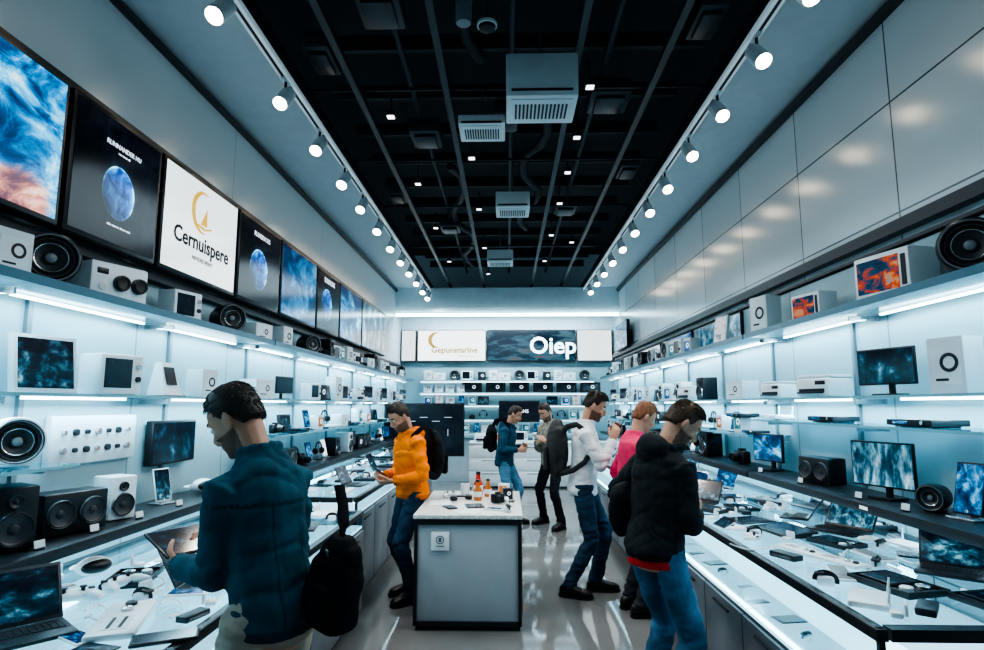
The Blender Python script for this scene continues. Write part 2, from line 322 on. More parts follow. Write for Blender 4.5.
P('tiltphone','tilted_device','device','small white tilted device with screen',[
  ('device_body',MB().loft([[V((-.08,-.07,0)),V((.08,-.07,0)),V((.08,.07,0)),V((-.08,.07,0))],[V((-.045,.0,.22)),V((.045,.0,.22)),V((.045,.05,.22)),V((-.045,.05,.22))]],WHITE),None),
  ('screen',MB().box((0,-.073,0),(.08,.004,.12),S_DARK,0,Matrix.Translation((0,.035,.11))@Matrix.Rotation(math.radians(-17.6),4,'X')),None),
  ('stand_foot',MB().box((0,0,.004),(.19,.17,.008),DARK,.003),None)])
def mk_phone(key,sm,bm_,lab):
    M=Matrix.Translation((0,0,.012))@Matrix.Rotation(math.radians(-14),4,'X')
    P(key,'smartphone_display','phone',lab,[
     ('display_stand',MB().box((0,.015,.006),(.12,.12,.012),SILV,.004).box((0,.035,.06),(.03,.01,.11),SILV,.002),None),
     ('phone_body',MB().box((0,0,.11),(.12,.012,.21),bm_,.005,M),None),
     ('screen',MB().box((0,-.0065,.11),(.108,.001,.194),sm,0,M),1),
     ('home_button',MB().cyl((0,-.0075,.02),.006,.001,SILV,'y',16,M),1)])
mk_phone('phone_b',S_BLUE,BLACK,'black smartphone upright on a stand'); mk_phone('phone_w',S_WH,WHITE,'white smartphone upright on a stand'); mk_phone('phone_d',S_CITY,WHITE,'white framed phone with dim screen')
def arc(r,a0,a1,n,c=(0,0,0)): return [V((c[0]+r*math.cos(a0+(a1-a0)*i/n),c[1],c[2]+r*math.sin(a0+(a1-a0)*i/n))) for i in range(n+1)]
P('headphones','headphones','headphones','over-ear headphones on a small post',[
  ('display_post',MB().cyl((0,0,.006),.06,.012,DARK).cyl((0,0,.1),.008,.2,SILV).box((0,0,.205),(.05,.03,.015),DARK,.005),None),
  ('headband',MB().tube(arc(.085,0,math.pi,16,(0,0,.13)),.009,BLACK,8),None),
  ('ear_cup',MB().lathe((-.085,0,.11),[(.03,-.018),(.038,-.01),(.038,.01),(.03,.018)],BLACK,'x',20),None),
  ('ear_cup',MB().lathe((.085,0,.11),[(.03,-.018),(.038,-.01),(.038,.01),(.03,.018)],BLACK,'x',20),None)])
def mk_lie(key,mat,lab):
    P(key,'headphones','headphones',lab,[
     ('headband',MB().tube([V((.085*math.cos(a),.085*math.sin(a),.02)) for a in [i*math.pi/14 for i in range(15)]],.009,mat,8),None),
     ('ear_cup',MB().lathe((-.08,-.02,.022),[(.026,-.02),(.036,-.012),(.036,.012),(.026,.02)],mat,'z',20),None),('ear_cup',MB().lathe((.08,-.02,.022),[(.026,-.02),(.036,-.012),(.036,.012),(.026,.02)],mat,'z',20),None)])
mk_lie('hp_white',WHITE,'white headphones lying flat'); mk_lie('hp_black',BLACK,'black headphones lying flat')
P('flat_dev','media_player','device','flat dark media player with buttons',[
  ('player_body',MB().box((0,0,.022),(.3,.2,.032),DARK,.006),None),
  ('display_window',MB().box((-.05,-.101,.024),(.1,.003,.015),S_BLUE),0),
  ('control_knob',MB().cyl((.1,-.105,.024),.01,.012,SILV,'y',16),0),
  ('foot',MB().box((0,0,.003),(.24,.15,.006),RUB),0)])
P('flat_white','router','device','flat white router with stub antennas',[
  ('router_body',MB().box((0,0,.018),(.24,.16,.03),WHITE,.01),None),
  ('antenna',MB().tube([(-.09,.07,.02),(-.1,.08,.1)],[.007,.004],WHITE,8),0),('antenna',MB().tube([(.09,.07,.02),(.1,.08,.1)],[.007,.004],WHITE,8),0),
  ('status_light',MB().box((0,-.081,.018),(.06,.002,.004),emis('cyan_dot',(.1,.8,1),3)),0)])
def mk_laptop(key,sm,mat,lab,open_=110):
    M=Matrix.Translation((0,.115,.016))@Matrix.Rotation(math.radians(90-open_),4,'X')
    kb=MB()
    for r in range(5):
        for c_ in range(13): kb.box((-.138+c_*.023,.07-r*.021,.0185),(.019,.017,.003),INK)
    P(key,'laptop','laptop',lab,[
     ('laptop_base',MB().box((0,0,.009),(.34,.23,.016),mat,.005),None),
     ('keyboard',kb,0),('touchpad',MB().box((0,-.075,.0175),(.1,.06,.001),DARK),0),
     ('laptop_lid',MB().box((0,0,.115),(.34,.008,.23),mat,.003,M),None),
     ('screen',MB().box((0,-.0045,.117),(.318,.001,.2),sm,0,M),3)])
mk_laptop('laptop_d',S_CITY,DARK,'open dark laptop with dim screen',118); mk_laptop('laptop_s',S_BLUE,SILV,'open silver laptop with blue screen',110); mk_laptop('laptop_w',S_FALL,BLACK,'open black laptop with pale blue screen',125)
P('tablet_flat','tablet','tablet','dark tablet lying flat',[('tablet_body',MB().box((0,0,.005),(.2,.27,.009),BLACK,.004),None),('screen',MB().box((0,0,.0098),(.18,.245,.0008),S_DARK),0)])
P('tablet_white','tablet','tablet','white tablet lying flat with pale page',[('tablet_body',MB().box((0,0,.005),(.17,.24,.009),WHITE,.004),None),('screen',MB().box((0,0,.0098),(.15,.20,.0008),S_PINK),0)])
P('tablet_small','tablet','tablet','small black tablet lying flat',[('tablet_body',MB().box((0,0,.005),(.14,.19,.009),BLACK,.004),None),('screen',MB().box((0,0,.0098),(.125,.165,.0008),S_CITY),0)])
P('tablet_stand','tablet','tablet','small tablet propped on a low wedge',[('wedge_stand',MB().box((0,.03,.02),(.12,.06,.04),WHITE,.006),None),('tablet_body',MB().box((0,0,.045),(.19,.135,.009),BLACK,.004,Matrix.Rotation(math.radians(28),4,'X')),None),('screen',MB().box((0,0,.05),(.175,.12,.001),S_CITY,0,Matrix.Rotation(math.radians(28),4,'X')),1)])
P('phone_flat','smartphone','phone','black smartphone lying flat',[('phone_body',MB().box((0,0,.005),(.075,.15,.009),DARK,.004),None),('screen',MB().box((0,0,.0098),(.068,.138,.0008),S_DARK),0)])
P('phone_flatw','smartphone','phone','white smartphone lying flat',[('phone_body',MB().box((0,0,.005),(.075,.15,.009),WHITE,.004),None),('screen',MB().box((0,0,.0098),(.064,.12,.0008),S_BLUE),0)])
P('pad','game_controller','controller','white game controller with two thumb sticks',[
  ('controller_body',MB().ell((0,0,.03),(.07,.035,.02),WHITE).ell((-.06,-.03,.026),(.026,.055,.022),WHITE,12,Matrix.Rotation(-.4,3,'Z')).ell((.06,-.03,.026),(.026,.055,.022),WHITE,12,Matrix.Rotation(.4,3,'Z')),None),
  ('thumb_stick',MB().lathe((-.03,-.012,.044),[(.007,0),(.007,.012),(.012,.014),(.012,.018),(.002,.017)],INK,'z',16),0),
  ('thumb_stick',MB().lathe((.03,-.012,.044),[(.007,0),(.007,.012),(.012,.014),(.012,.018),(.002,.017)],INK,'z',16),0),
  ('direction_pad',MB().box((-.058,.008,.047),(.026,.008,.006),DARK).box((-.058,.008,.047),(.008,.026,.006),DARK),0),
  ('action_button',MB().box((.058,.008,.047),(.022,.022,.006),DARK,.005),0)])
P('tray','control_tray','device','long white control tray with dark slots',[
  ('tray_body',MB().box((0,0,.015),(.4,.17,.028),WHITE,.012),None),
  ('slot_panel',MB().box((-.08,0,.0295),(.15,.09,.002),OFFW).box((-.08,.02,.031),(.12,.012,.002),INK).box((-.08,-.02,.031),(.12,.012,.002),INK),0),
  ('control_knob',MB().lathe((.07,0,.028),[(.022,0),(.022,.012),(.015,.016),(.001,.016)],SILV),0),('control_knob',MB().lathe((.14,0,.028),[(.022,0),(.022,.012),(.015,.016),(.001,.016)],DARK),0)])
P('deck','gadget_tray','tray','shallow dark tray holding a screen module and dials',[
  ('tray_shell',MB().box((0,0,.008),(.36,.25,.014),DARK,.005).box((0,.12,.02),(.36,.01,.03),DARK,.003).box((0,-.12,.02),(.36,.01,.03),DARK,.003).box((.175,0,.02),(.01,.25,.03),DARK,.003).box((-.175,0,.02),(.01,.25,.03),DARK,.003),None),
  ('screen_module',MB().box((-.06,.01,.025),(.19,.17,.02),BLACK,.004),0),('module_screen',MB().box((-.06,.01,.0355),(.17,.15,.001),S_CITY),1),
  ('dial',MB().lathe((.1,.05,.015),[(.035,0),(.035,.02),(.028,.024),(.001,.024)],SILV),0),('dial',MB().lathe((.1,-.05,.015),[(.03,0),(.03,.02),(.024,.024),(.001,.024)],WHITE),0)])
P('vr','headset','headset','white rounded headset with dark visor',[
  ('headset_shell',MB().ell((0,0,.05),(.09,.06,.048),WHITE),None),('visor',MB().ell((0,-.025,.052),(.078,.045,.036),BLACK),0),
  ('head_strap',MB().tube([V((.085*math.cos(a),.085+.09*math.sin(a)-.06,.045)) for a in [i*math.pi/12 for i in range(13)]],[.012]*13,OFFW,8,.4),0)])
P('flatpanel','drawing_tablet','tablet','large black slab device on small feet',[
  ('tablet_body',MB().box((0,0,.028),(.36,.24,.018),BLACK,.005,Matrix.Rotation(math.radians(5),4,'X')),None),('screen',MB().box((0,0,.0378),(.33,.2,.001),S_DARK,0,Matrix.Rotation(math.radians(5),4,'X')),0),
  ('foot',MB().box((0,.0,.012),(.3,.18,.024),RUB),0)])
P('card','price_card','price card','small upright white price card',[('card_face',MB().box((0,0,.035),(.07,.002,.045),WHITE,0,Matrix.Rotation(math.radians(-12),4,'X')),None),('card_foot',MB().box((0,.008,.005),(.05,.03,.01),DARK,.002),None)])
P('earbuds','earbud_case','earbuds','small white earbud case lying open',[('case_base',MB().box((0,0,.012),(.06,.045,.024),WHITE,.01),None),('case_lid',MB().box((0,.03,.035),(.06,.012,.045),WHITE,.005),None)])
P('watch','smartwatch','watch','dark smartwatch on a small white cushion',[('cushion',MB().box((0,0,.02),(.05,.06,.04),WHITE,.012),None),('watch_strap',MB().tube([V((0,.036*math.cos(a),.022+.028*math.sin(a))) for a in [i*math.pi/8-.3 for i in range(10)]],.011,BLACK,8,.3,None,(1,0,.01)),None),('watch_case',MB().box((0,-.012,.05),(.034,.036,.01),BLACK,.004,Matrix.Rotation(.2,4,'X')),None)])
P('mouse','computer_mouse','mouse','pale computer mouse with dark wheel',[('mouse_shell',MB().ell((0,0,.02),(.032,.055,.02),WHITE),None),('scroll_wheel',MB().cyl((0,-.025,.035),.008,.008,DARK,'x',16),0)])
P('adapter','power_adapter','adapter','white power adapter with coiled lead',[('adapter_block',MB().box((0,0,.015),(.06,.06,.028),WHITE,.006),None),('adapter_lead',MB().tube([V((.07+(.04+.0012*i)*math.cos(i*.5),(.035+.0012*i)*math.sin(i*.5),.006+.0005*i)) for i in range(34)],.003,MID,6),0)])
P('hub','desk_hub','device','small dark hub with row of ports',[('hub_body',MB().box((0,0,.014),(.13,.06,.026),DARK,.006),None),('port_row',MB().box((0,-.0305,.014),(.1,.002,.01),SILV),0)])
P('keyb','computer_keyboard','keyboard','slim white keyboard with pale keys',[('keyboard_body',MB().box((0,0,.008),(.3,.11,.014),WHITE,.005),None),('key_block',MB().box((-.03,0,.017),(.21,.085,.004),MID,.001).box((.11,0,.017),(.05,.085,.004),MID,.001),0)])
# ---------------------------------------------------------------- people
def rem(mb,name,vox,it,amp=0,seed=0,hfreq=1.0,creases=None):
    me=mb.mesh('tmp'); o=D.objects.new('tmp',me); COL.objects.link(o)
    r=o.modifiers.new('r','REMESH'); r.mode='VOXEL'; r.voxel_size=vox; r.use_smooth_shade=True
    if it>0: q=o.modifiers.new('s','SMOOTH'); q.iterations=it; q.factor=.5
    dg=C.evaluated_depsgraph_get(); m2=D.meshes.new_from_object(o.evaluated_get(dg)); D.objects.remove(o)
    if amp>0:
        nr=[v.normal.copy() for v in m2.vertices]; sd=V((seed*3.1,seed*1.7,seed))
        for v,n in zip(m2.vertices,nr):
            p=v.co; w=noise.noise(p*5+sd)*.5
            a=noise.noise(V((p.x*4+w,p.y*4+p.z*2,p.z*10*hfreq+p.x*5+w*2))+sd); b=noise.noise(V((p.x*6+p.z*5,p.y*6-w,p.z*13*hfreq-p.x*7))+sd*2); lo=noise.noise(p*4.5+sd)
            k=.55
            if creases:
                for c_,rr in creases: k=max(k,1.2-max(0,((p-c_).length-rr*.5)/rr))
            d=amp*k*(-(1-abs(a))**4*1.1-(1-abs(b))**5*.75+.85)+amp*.5*lo
            v.co=p+n*max(-.007,min(.014,d))
    m2.materials.clear()
    for m in mb.mats: m2.materials.append(m)
    m2.polygons.foreach_set('material_index',[0]*len(m2.polygons)); m2.polygons.foreach_set('use_smooth',[True]*len(m2.polygons)); m2.name=name; m2.update()
    return m2
def ik(S,T,l1,l2,pole):
    v=T-S; d=min(v.length,l1+l2-.002); dr=v.normalized(); a=(l1*l1-l2*l2+d*d)/(2*d); h=math.sqrt(max(0,l1*l1-a*a))
    p=pole-dr*pole.dot(dr); p.normalize(); return S+dr*a+p*h, S+dr*d
def er(c,a,b,n=18,e=1.0):
    out=[]
    for i in range(n):
        t=2*math.pi*i/n; ct,st=math.cos(t),math.sin(t)
        out.append(c+a*(abs(ct)**e*(1 if ct>=0 else -1))+b*(abs(st)**e*(1 if st>=0 else -1)))
    return out
SKIN=pbr('skin',(.48,.26,.175),.5,var=.10,vs=24,bump=.1,bs=300); LIP=pbr('lip',(.38,.15,.12),.5); EYEW=pbr('eye_white',(.6,.6,.58),.2); IRIS=pbr('iris',(.03,.02,.015),.2)
def fabric(name,c,var=.2,vs=14,rough=.85,st=(1,1,1)): return pbr(name,c,rough,0,None,0,var,vs,.15,260,st,.2)
def hand(mb,W,d,n,side,curl,m,r=1.0,spread=0.0):
    d=d.normalized(); n=(n-d*n.dot(d)).normalized(); t=d.cross(n).normalized()*side
    R=[]
    for (u,a,b) in [(-.03,.027,.02),(.0,.027,.019),(.03,.036,.018),(.065,.041,.016),(.09,.040,.013),(.1,.034,.009)]:
        R.append(er(W+d*u,t*a,n*b,12))
    mb.loft(R,m)
    for k,(off,L) in enumerate([(.029,.068),(.010,.076),(-.010,.070),(-.029,.055)]):
        p=W+d*.088+t*off; pts=[W+d*.06+t*off*.9,p]; ang=0
        for j,fr in enumerate([.45,.32,.23]):
            ang+=math.radians(curl*(.8+.08*k)); dd=d*math.cos(ang)+n*math.sin(ang)+t*off*spread*3; p=p+dd*L*fr; pts.append(p.copy())
        mb.tube(pts,[.009*r,.0095*r,.009*r,.0082*r,.0065*r],m,8,1,None,t)
    b=W+d*.022+t*.024; dd=(d*.65+t*.6+n*.35).normalized(); p1=b+dd*.04; p2=p1+(d*.85+t*.1+n*.5).normalized()*.032; p3=p2+(d*.85-t*.1+n*.55).normalized()*.022
    mb.tube([b-dd*.01,b,p1,p2,p3],[.012*r,.014*r,.0115*r,.010*r,.0075*r],m,8,1,None,n)
def person(label,loc,fwd,pose,cl,near=True):
    s=pose.get('s',1.0); lean=math.radians(pose.get('lean',8)); rz=math.atan2(-fwd[0],fwd[1])
    rt=root('person',label,'person',(loc[0],loc[1],0),(0,0,rz)); rt['group']='shoppers in the shop'
    X=V((1,0,0))*s
    def dirn(a): return V((0,math.sin(a),math.cos(a)))
    Pv=V((0,pose.get('py',-.02),.93*s)); d0=dirn(0);d1=dirn(lean*.6);d2=dirn(lean*1.15)
    def sp(u):
        if u<0: return Pv+d0*u*s
        if u<.2: return Pv+d1*u*s
        return Pv+d1*.2*s+d2*(u-.2)*s
    def fr(u): dd=d0 if u<0 else (d1 if u<.15 else d2); return V((0,dd.z,-dd.y))*s
    body=MB(); w=pose.get('w',1.0)
    body.loft([er(sp(u)+fr(u)*o,X*a*w,fr(u)*b) for u,a,b,o in [(-.12,.12,.085,0),(-.04,.14,.10,-.01),(.05,.13,.09,0),(.15,.12,.085,.01),(.25,.13,.09,.01),(.35,.145,.10,.005),(.43,.135,.085,-.005),(.49,.075,.065,-.01),(.52,.055,.055,-.01)]],SKIN)
    nb=sp(.48); hp=math.radians(pose.get('hpitch',25)); hy=math.radians(pose.get('hyaw',0))
    HR=Matrix.Rotation(hy,3,'Z')@Matrix.Rotation(-hp,3,'X')
    nd=dirn(min(lean*1.3+hp*.35,.9)); hc=nb+nd*.135*s+HR@V((0,.02,.065))*s
    body.tube([nb-nd*.04*s,nb+nd*.05*s,hc+HR@V((0,-.02,-.05))*s],[.062*s,.056*s,.06*s],SKIN,14)
    def hl(x,y,z): return hc+HR@V((x,y,z))*s
    rings=[]
    for z,wd,yf,yb in [(-.118,.022,.072,.03),(-.108,.036,.084,.01),(-.085,.051,.089,-.045),(-.06,.060,.09,-.07),(-.03,.067,.091,-.085),(0,.072,.088,-.094),(.03,.0755,.094,-.1),(.06,.074,.088,-.099),(.09,.062,.068,-.085),(.11,.042,.045,-.062),(.12,.018,.012,-.03)]:
        rings.append(er(hl(0,(yf+yb)/2,z),HR@V((wd*s,0,0)),HR@V((0,(yf-yb)/2*s,0)),20,.92))
    body.loft(rings,SKIN)
    body.tube([hl(0,.088,.02),hl(0,.1,-.01),hl(0,.113,-.034)],[.008*s,.010*s,.013*s],SKIN,10); body.ell(hl(0,.1,-.04),(.019*s,.014*s,.011*s),SKIN,8,HR)
    body.ell(hl(0,.086,-.064),(.026*s,.01*s,.0065*s),SKIN,8,HR); body.ell(hl(0,.085,-.075),(.022*s,.01*s,.007*s),SKIN,8,HR); body.ell(hl(0,.074,-.104),(.026*s,.018*s,.016*s),SKIN,8,HR)
    for sx in (-1,1):
        body.ell(hl(sx*.077,-.008,-.008),(.009*s,.019*s,.033*s),SKIN,10,HR@Matrix.Rotation(sx*.3,3,'Z')); body.ell(hl(sx*.03,.084,.028),(.024*s,.011*s,.007*s),SKIN,8,HR); body.ell(hl(sx*.04,.066,-.03),(.022*s,.02*s,.02*s),SKIN,8,HR)
    top=MB(); TM=cl['top']; inf=cl.get('inf',.02); hem=cl.get('hem',-.1)
    R=[]
    for u,a,b,o in [(hem,.150,.112,-.005),(hem+.015,.155,.118,-.005),(hem+.05,.158,.12,-.008),(.05,.148,.110,0),(.15,.140,.103,.01),(.25,.148,.108,.01),(.35,.162,.115,.005),(.43,.15,.1,-.008),(.48,.095,.078,-.01),(.515,.07,.068,-.005)]:
        R.append(er(sp(u)+fr(u)*o,X*(a*w+inf),fr(u)*(b+inf)))
    top.loft(R,TM)
    legs=MB(); LM=cl['legs']
    legs.loft([er(sp(u)+fr(u)*o,X*a,fr(u)*b) for u,a,b,o in [(-.1,.10,.1,0),(-.06,.155,.12,-.01),(.0,.155,.115,-.005),(.06,.145,.105,0)]],LM)
    hands={}; cr=[(sp(.06),.12)]; cuffs=[]; lcr=[(Pv-V((0,0,.1)),.12)]
    for key,sx in (('L',-1),('R',1)):
        S=sp(.415)+X*.165*w*sx; T=V(pose[key])*1.0
        pole=V(pose.get('pole'+key,(sx*.5,-.6,-.6)))
        E,W=ik(S,T,.285*s,.255*s,pole); cr+=[(E,.11),(S+V((-sx*.03,0,-.07)),.07)]
        hd=V(pose.get('hd'+key,W-E)).normalized(); hn=V(pose.get('hn'+key,(-sx,0,0)))
        body.tube([sp(.43)+X*.06*sx,S,(S+E)/2,E,(E+W)/2,W],[.048*s,.046*s,.038*s,.032*s,.029*s,.022*s],SKIN,12)
        t=hd.cross(hn).normalized(); want=V(pose.get('th'+key,(0,0,1))); sd=1 if t.dot(want)>0 else -1
        hand(body,W+hd*.015,hd,hn,sd,pose.get('curl',28),SKIN,1.0*s)
        we=W+(W-E).normalized()*.004; cuffs.append(we)
        top.ell(E,((.045+inf*.5)*s,)*3,TM,10)
        top.tube([sp(.44)+X*.07*sx,S+V((0,0,-.008)),(S*.6+E*.4),(S*.3+E*.7),S*.06+E*.94],[(.052+inf*.7)*s,(.055+inf*.6)*s,(.052+inf*.5)*s,(.048+inf*.5)*s,(.046+inf*.5)*s],TM,14)
        top.tube([E*.95+W*.05,(E*.6+W*.4),(E*.25+W*.75),we],[(.046+inf*.5)*s,(.043+inf*.45)*s,(.038+inf*.4)*s,(.034+inf*.4)*s],TM,14)
        hands[key]=(W,hd,hn)
        fp=V(pose.get('f'+key,(sx*.11,0.02,0))); fa=math.radians(pose.get('fa'+key,-sx*8)); A=V((fp.x,fp.y-.03,.085)); Hp=Pv+X*.085*sx-V((0,0,.04))*s
        K,A2=ik(Hp,A,.43*s,.43*s,V((sx*.08,1,0))); lcr+=[(K,.14),(A+V((0,0,.03)),.14)]
        body.tube([Hp,(Hp+K)/2,K,(K*.65+A*.35),A,V((A.x,A.y,.05))],[.07*s,.058*s,.044*s,.044*s,.034*s,.032*s],SKIN,12)
        lw=cl.get('leg',1.0)
        legs.tube([Hp+V((0,0,.03)),(Hp*.7+K*.3),(Hp*.3+K*.7),K,(K*.65+A*.35),(K*.25+A*.75),V((A.x,A.y,.075))],[.088*s,.086*s*lw,.073*s*lw,.066*s*lw,.064*s*lw,.057*s*lw,.060*s*lw],LM,16)
        FM=Matrix.Translation((fp.x,fp.y,0))@Matrix.Rotation(fa,4,'Z')
        sh=MB(); sh.loft([er(V((0,y,.02+h/2)),V((wd,0,0)),V((0,0,h/2)),14,.8) for y,wd,h in [(-.105,.018,.05),(-.09,.034,.075),(-.05,.04,.095),(0,.042,.095),(.05,.045,.075),(.1,.049,.058),(.145,.044,.048),(.17,.028,.034),(.178,.01,.02)]],cl['shoe'])
        so=MB(); so.loft([[V((x*k,y*kk,zz)) for x,y in [(-.02,-.11),(.02,-.11),(.04,-.09),(.043,-.03),(.045,.04),(.052,.1),(.045,.15),(.02,.182),(-.02,.182),(-.045,.15),(-.052,.1),(-.045,.04),(-.043,-.03),(-.04,-.09)]] for zz,k,kk in [(0,1,1),(.012,1.03,1.01),(.028,1.0,1.0)]],cl.get('sole',RUB))
        smm=sh.mesh('shoe',ang=60); smm.transform(FM); som=so.mesh('sole'); som.transform(FM)
        sob=part('shoe',smm,rt); part('sole',som,sob)
    if cl.get('hood'):
        hk=cl['hood']; top.ell(sp(.485)+fr(.5)*-.085,(.11*s,.055*s*hk,.07*s*hk),TM,12); top.ell(sp(.44)+fr(.5)*-.10,(.07*s,.04*s,.07*s*hk),TM,12)
        top.tube([sp(.5)+X*.09+fr(.5)*-.05,sp(.53)+X*.082+fr(.5)*.03,sp(.47)+fr(.5)*.1,sp(.53)-X*.082+fr(.5)*.03,sp(.5)-X*.09+fr(.5)*-.05],.026*s,TM,8)
    if cl.get('collar'):
        top.tube([sp(.525)+fr(.5)*(.064*math.sin(a)-.006)+X*(.066*math.cos(a)) for a in [i*math.pi/6 for i in range(13)]],.016*s,TM,8,1.5)
    if cl.get('drape'):
        c_=V(cl['drape']); top.ell(c_,(.05,.085,.12),TM,12); top.ell(c_+V((.02,.0,.09)),(.06,.08,.08),TM,12)
    vb=.0062 if near else .0075
    bmh=rem(body,'body',vb,2)
    bmh.materials.append(LIP); hm=cl['hair']; bmh.materials.append(hm); bm2=cl.get('beard')
    if bm2: bmh.materials.append(bm2)
    HI=HR.inverted()
    for p in bmh.polygons:
        q=(HI@(p.center-hc))/s; ax=abs(q.x)
        if q.y>.07 and ax<.024 and abs(q.z+.069)<.0085: p.material_index=1
        elif q.y>.07 and .012<ax<.05 and abs(q.z-.03)<.005: p.material_index=2
        elif bm2 and -.13<q.z<-.04 and q.y>-.01 and q.length<.16 and not(q.z>-.055 and ax<.035 and q.y>.1) and ((q.z<-.055) or ax>.045): p.material_index=3
    part('body',bmh,rt)
    for sx in (-1,1):
        eb=MB().ell(hl(sx*.03,.078,.003),(.0125*s,.0125*s,.0095*s),EYEW,10,HR); eb.ell(hl(sx*.03,.0865,.001),(.0055*s,.0045*s,.0055*s),IRIS,8,HR); part('eye',eb,rt)
    vt=.0078 if near else .014
    tm=rem(top,'top',vt,3,cl.get('amp',.009),pose.get('seed',1),1,cr)
    if cl.get('rib'):
        tm.materials.append(cl['rib']); hz=sp(hem).z
        for p in tm.polygons:
            c_=p.center
            if c_.z<hz+.035 and abs(c_.x)<.2 and abs(c_.y)<.16: p.material_index=1
            for k_ in cuffs:
                if (c_-k_).length<.052: p.material_index=1
            if cl.get('seam'):
                q=c_-sp(.36)
                if (abs(q.z)<.0045 and c_.y<sp(.36).y) or (abs(abs(c_.x)-.055)<.003 and c_.y<sp(.2).y-.03 and c_.z<sp(.36).z and c_.z>hz): p.material_index=1
    part(cl.get('tname','jacket'),tm,rt,label=cl.get('tlabel'))
    part(cl.get('lname','jeans'),rem(legs,'legs',.0085 if near else .014,2,.012,pose.get('seed',1)+5,1.2,lcr),rt)
    if cl.get('under'):
        um=MB(); um.loft([er(sp(u),X*(a*w),fr(u)*b) for u,a,b in [(hem-.045,.172,.135),(hem,.170,.133),(.02,.16,.12)]],cl['under'])
        part('undershirt',rem(um,'u',.01,2,.006),rt)
    hb=MB(); rg=[]; n=72; nl=50; low=cl.get('low',-24); vol=cl.get('vol',1.0)
    rnd=random.Random(pose.get('seed',1)); surf=[]
    for j in range(1,nl):
        ph=math.pi*j/nl; el=90-math.degrees(ph); ring=[]; sph=math.sin(ph)**.72
        for i in range(n):
            a=2*math.pi*i/n; fa_=abs(math.degrees(math.atan2(math.sin(a-math.pi/2),math.cos(a-math.pi/2))))
            if fa_<50: hlz=33-fa_*.08
            elif fa_<78: hlz=29-(fa_-50)*1.2
            elif fa_<92: hlz=-6
            elif fa_<120: hlz=2+(fa_-92)*(low-2)/28
            else: hlz=low
            hlz+=4*noise.noise(V((math.cos(a)*9,math.sin(a)*9,3)))
            t=max(0,min(1,(el-hlz)/10)); k=.80+t*.222
            if t>0:
                up=max(0,math.sin(math.radians(max(0,el)))); front=max(0,math.cos(math.radians(fa_)))
                k+=.03*vol*up*t+.045*vol*front*up*t
                k+=t*(.008*noise.noise(V((math.cos(a)*5,math.sin(a)*5,el*.04)))+.006*vol*noise.noise(V((math.cos(a)*16*(1 if el<50 else .6),math.sin(a)*5,el*.10))))
            q=V((.0775*sph*math.cos(a),.1*sph*math.sin(a)-.003,.124*math.cos(ph)+.002))*k
            q+=V((0,-.002,.003)); ring.append(hl(q.x,q.y,q.z))
            if t>.85: surf.append((q.copy(),el,fa_))
        rg.append(ring)
    hb.loft(rg,hm)
    for _ in range(1300 if near else 200):   # fine strands combed over the scalp
        q,el,fa_=rnd.choice(surf); nn=q.normalized()
        if el>30: dr=V((.35+rnd.uniform(-.2,.2),.8 if q.y>-.04 else -.7,0))
        else: dr=V((rnd.uniform(-.12,.12),-.35 if abs(q.x)>.03 else 0,-1))
        dr=(dr-nn*dr.dot(nn)).normalized(); L=(.024 if el>30 else .012)*rnd.uniform(.7,1.2)*min(vol,1.2)
        p0=q*.985; p1=q+dr*L*.5+nn*.0008; p2=q+dr*L+nn*(rnd.uniform(-.0015,.0015))
        hb.tube([hl(*p0),hl(*p1),hl(*p2)],[.0015*s,.0015*s,.0004*s],hm,4,.8)
    hmh=hb.mesh('hair',ang=180); part('hair',hmh,rt)
    rt.matrix_basis=Matrix.Translation((loc[0],loc[1],0))@Matrix.Rotation(rz,4,'Z')
    return rt,sp,fr,hands,Matrix.Translation((loc[0],loc[1],0))@Matrix.Rotation(rz,4,'Z')
HD=pbr('hair_dark',(.024,.016,.012),.5,0,None,0,.4,60,.2,160,(1,1,.35)); HBR=pbr('hair_brown',(.055,.029,.015),.5,0,None,0,.4,60,.2,160,(1,1,.35)); HRD=pbr('hair_auburn',(.18,.065,.024),.5,0,None,0,.4,60,.2,160,(1,1,.35))
STUB=pbr('stubble',(.15,.085,.06),.7)
JEAN=fabric('denim_blue',(.05,.13,.22),.45,7); JEAND=fabric('denim_dark',(.018,.045,.08),.35,7); JEANL=fabric('denim_light',(.10,.22,.33),.3,9); KHAKI=fabric('khaki',(.40,.34,.28),.1)
BLKC=fabric('black_cloth',(.008,.010,.013),.3); SHB=pbr('shoe_black',(.01,.01,.012),.4)
def backpack(M,ysurf,z0,label,mat=None,side=0,straps=True,k=1.0):
    mat=mat or BLKC
    r=root('backpack',label,'backpack'); r.matrix_basis=M@Matrix.Translation((side,ysurf-.08,z0))
    b=MB().ell((0,-.0,.2*k),(.14,.085*k,.22*k),mat,16).box((0,.015,.19*k),(.25,.10,.35*k),mat,.05,None,4)
    part('bag_body',rem(b,'bag',.010,4,.007,3),r)
    part('front_pocket',rem(MB().box((0,-.08*k,.13*k),(.19,.05,.18*k),mat,.025,None,3),'p',.01,3,.004,2),r)
    part('carry_handle',MB().tube([(-.04,.04,.36*k),(-.03,.04,.40*k),(.03,.04,.40*k),(.04,.04,.36*k)],.008,mat,8),r)
    if straps:
        for sx in (-1,1):
            pts=[V((sx*.07,.05,.36)),V((sx*.1,.09,.43)),V((sx*.115,.18,.45)),V((sx*.125,.275,.38)),V((sx*.135,.30,.25)),V((sx*.17,.24,.14)),V((sx*.18,.14,.07)),V((sx*.11,.03,.03))]
            sm=[]
            for i in range(len(pts)-1):
                for q in range(3): sm.append(pts[i].lerp(pts[i+1],q/3))
            sm.append(pts[-1]); part('shoulder_strap',MB().tube(sm,.022,mat,8,.3,None,(sx,0,.01)),r)
    return r
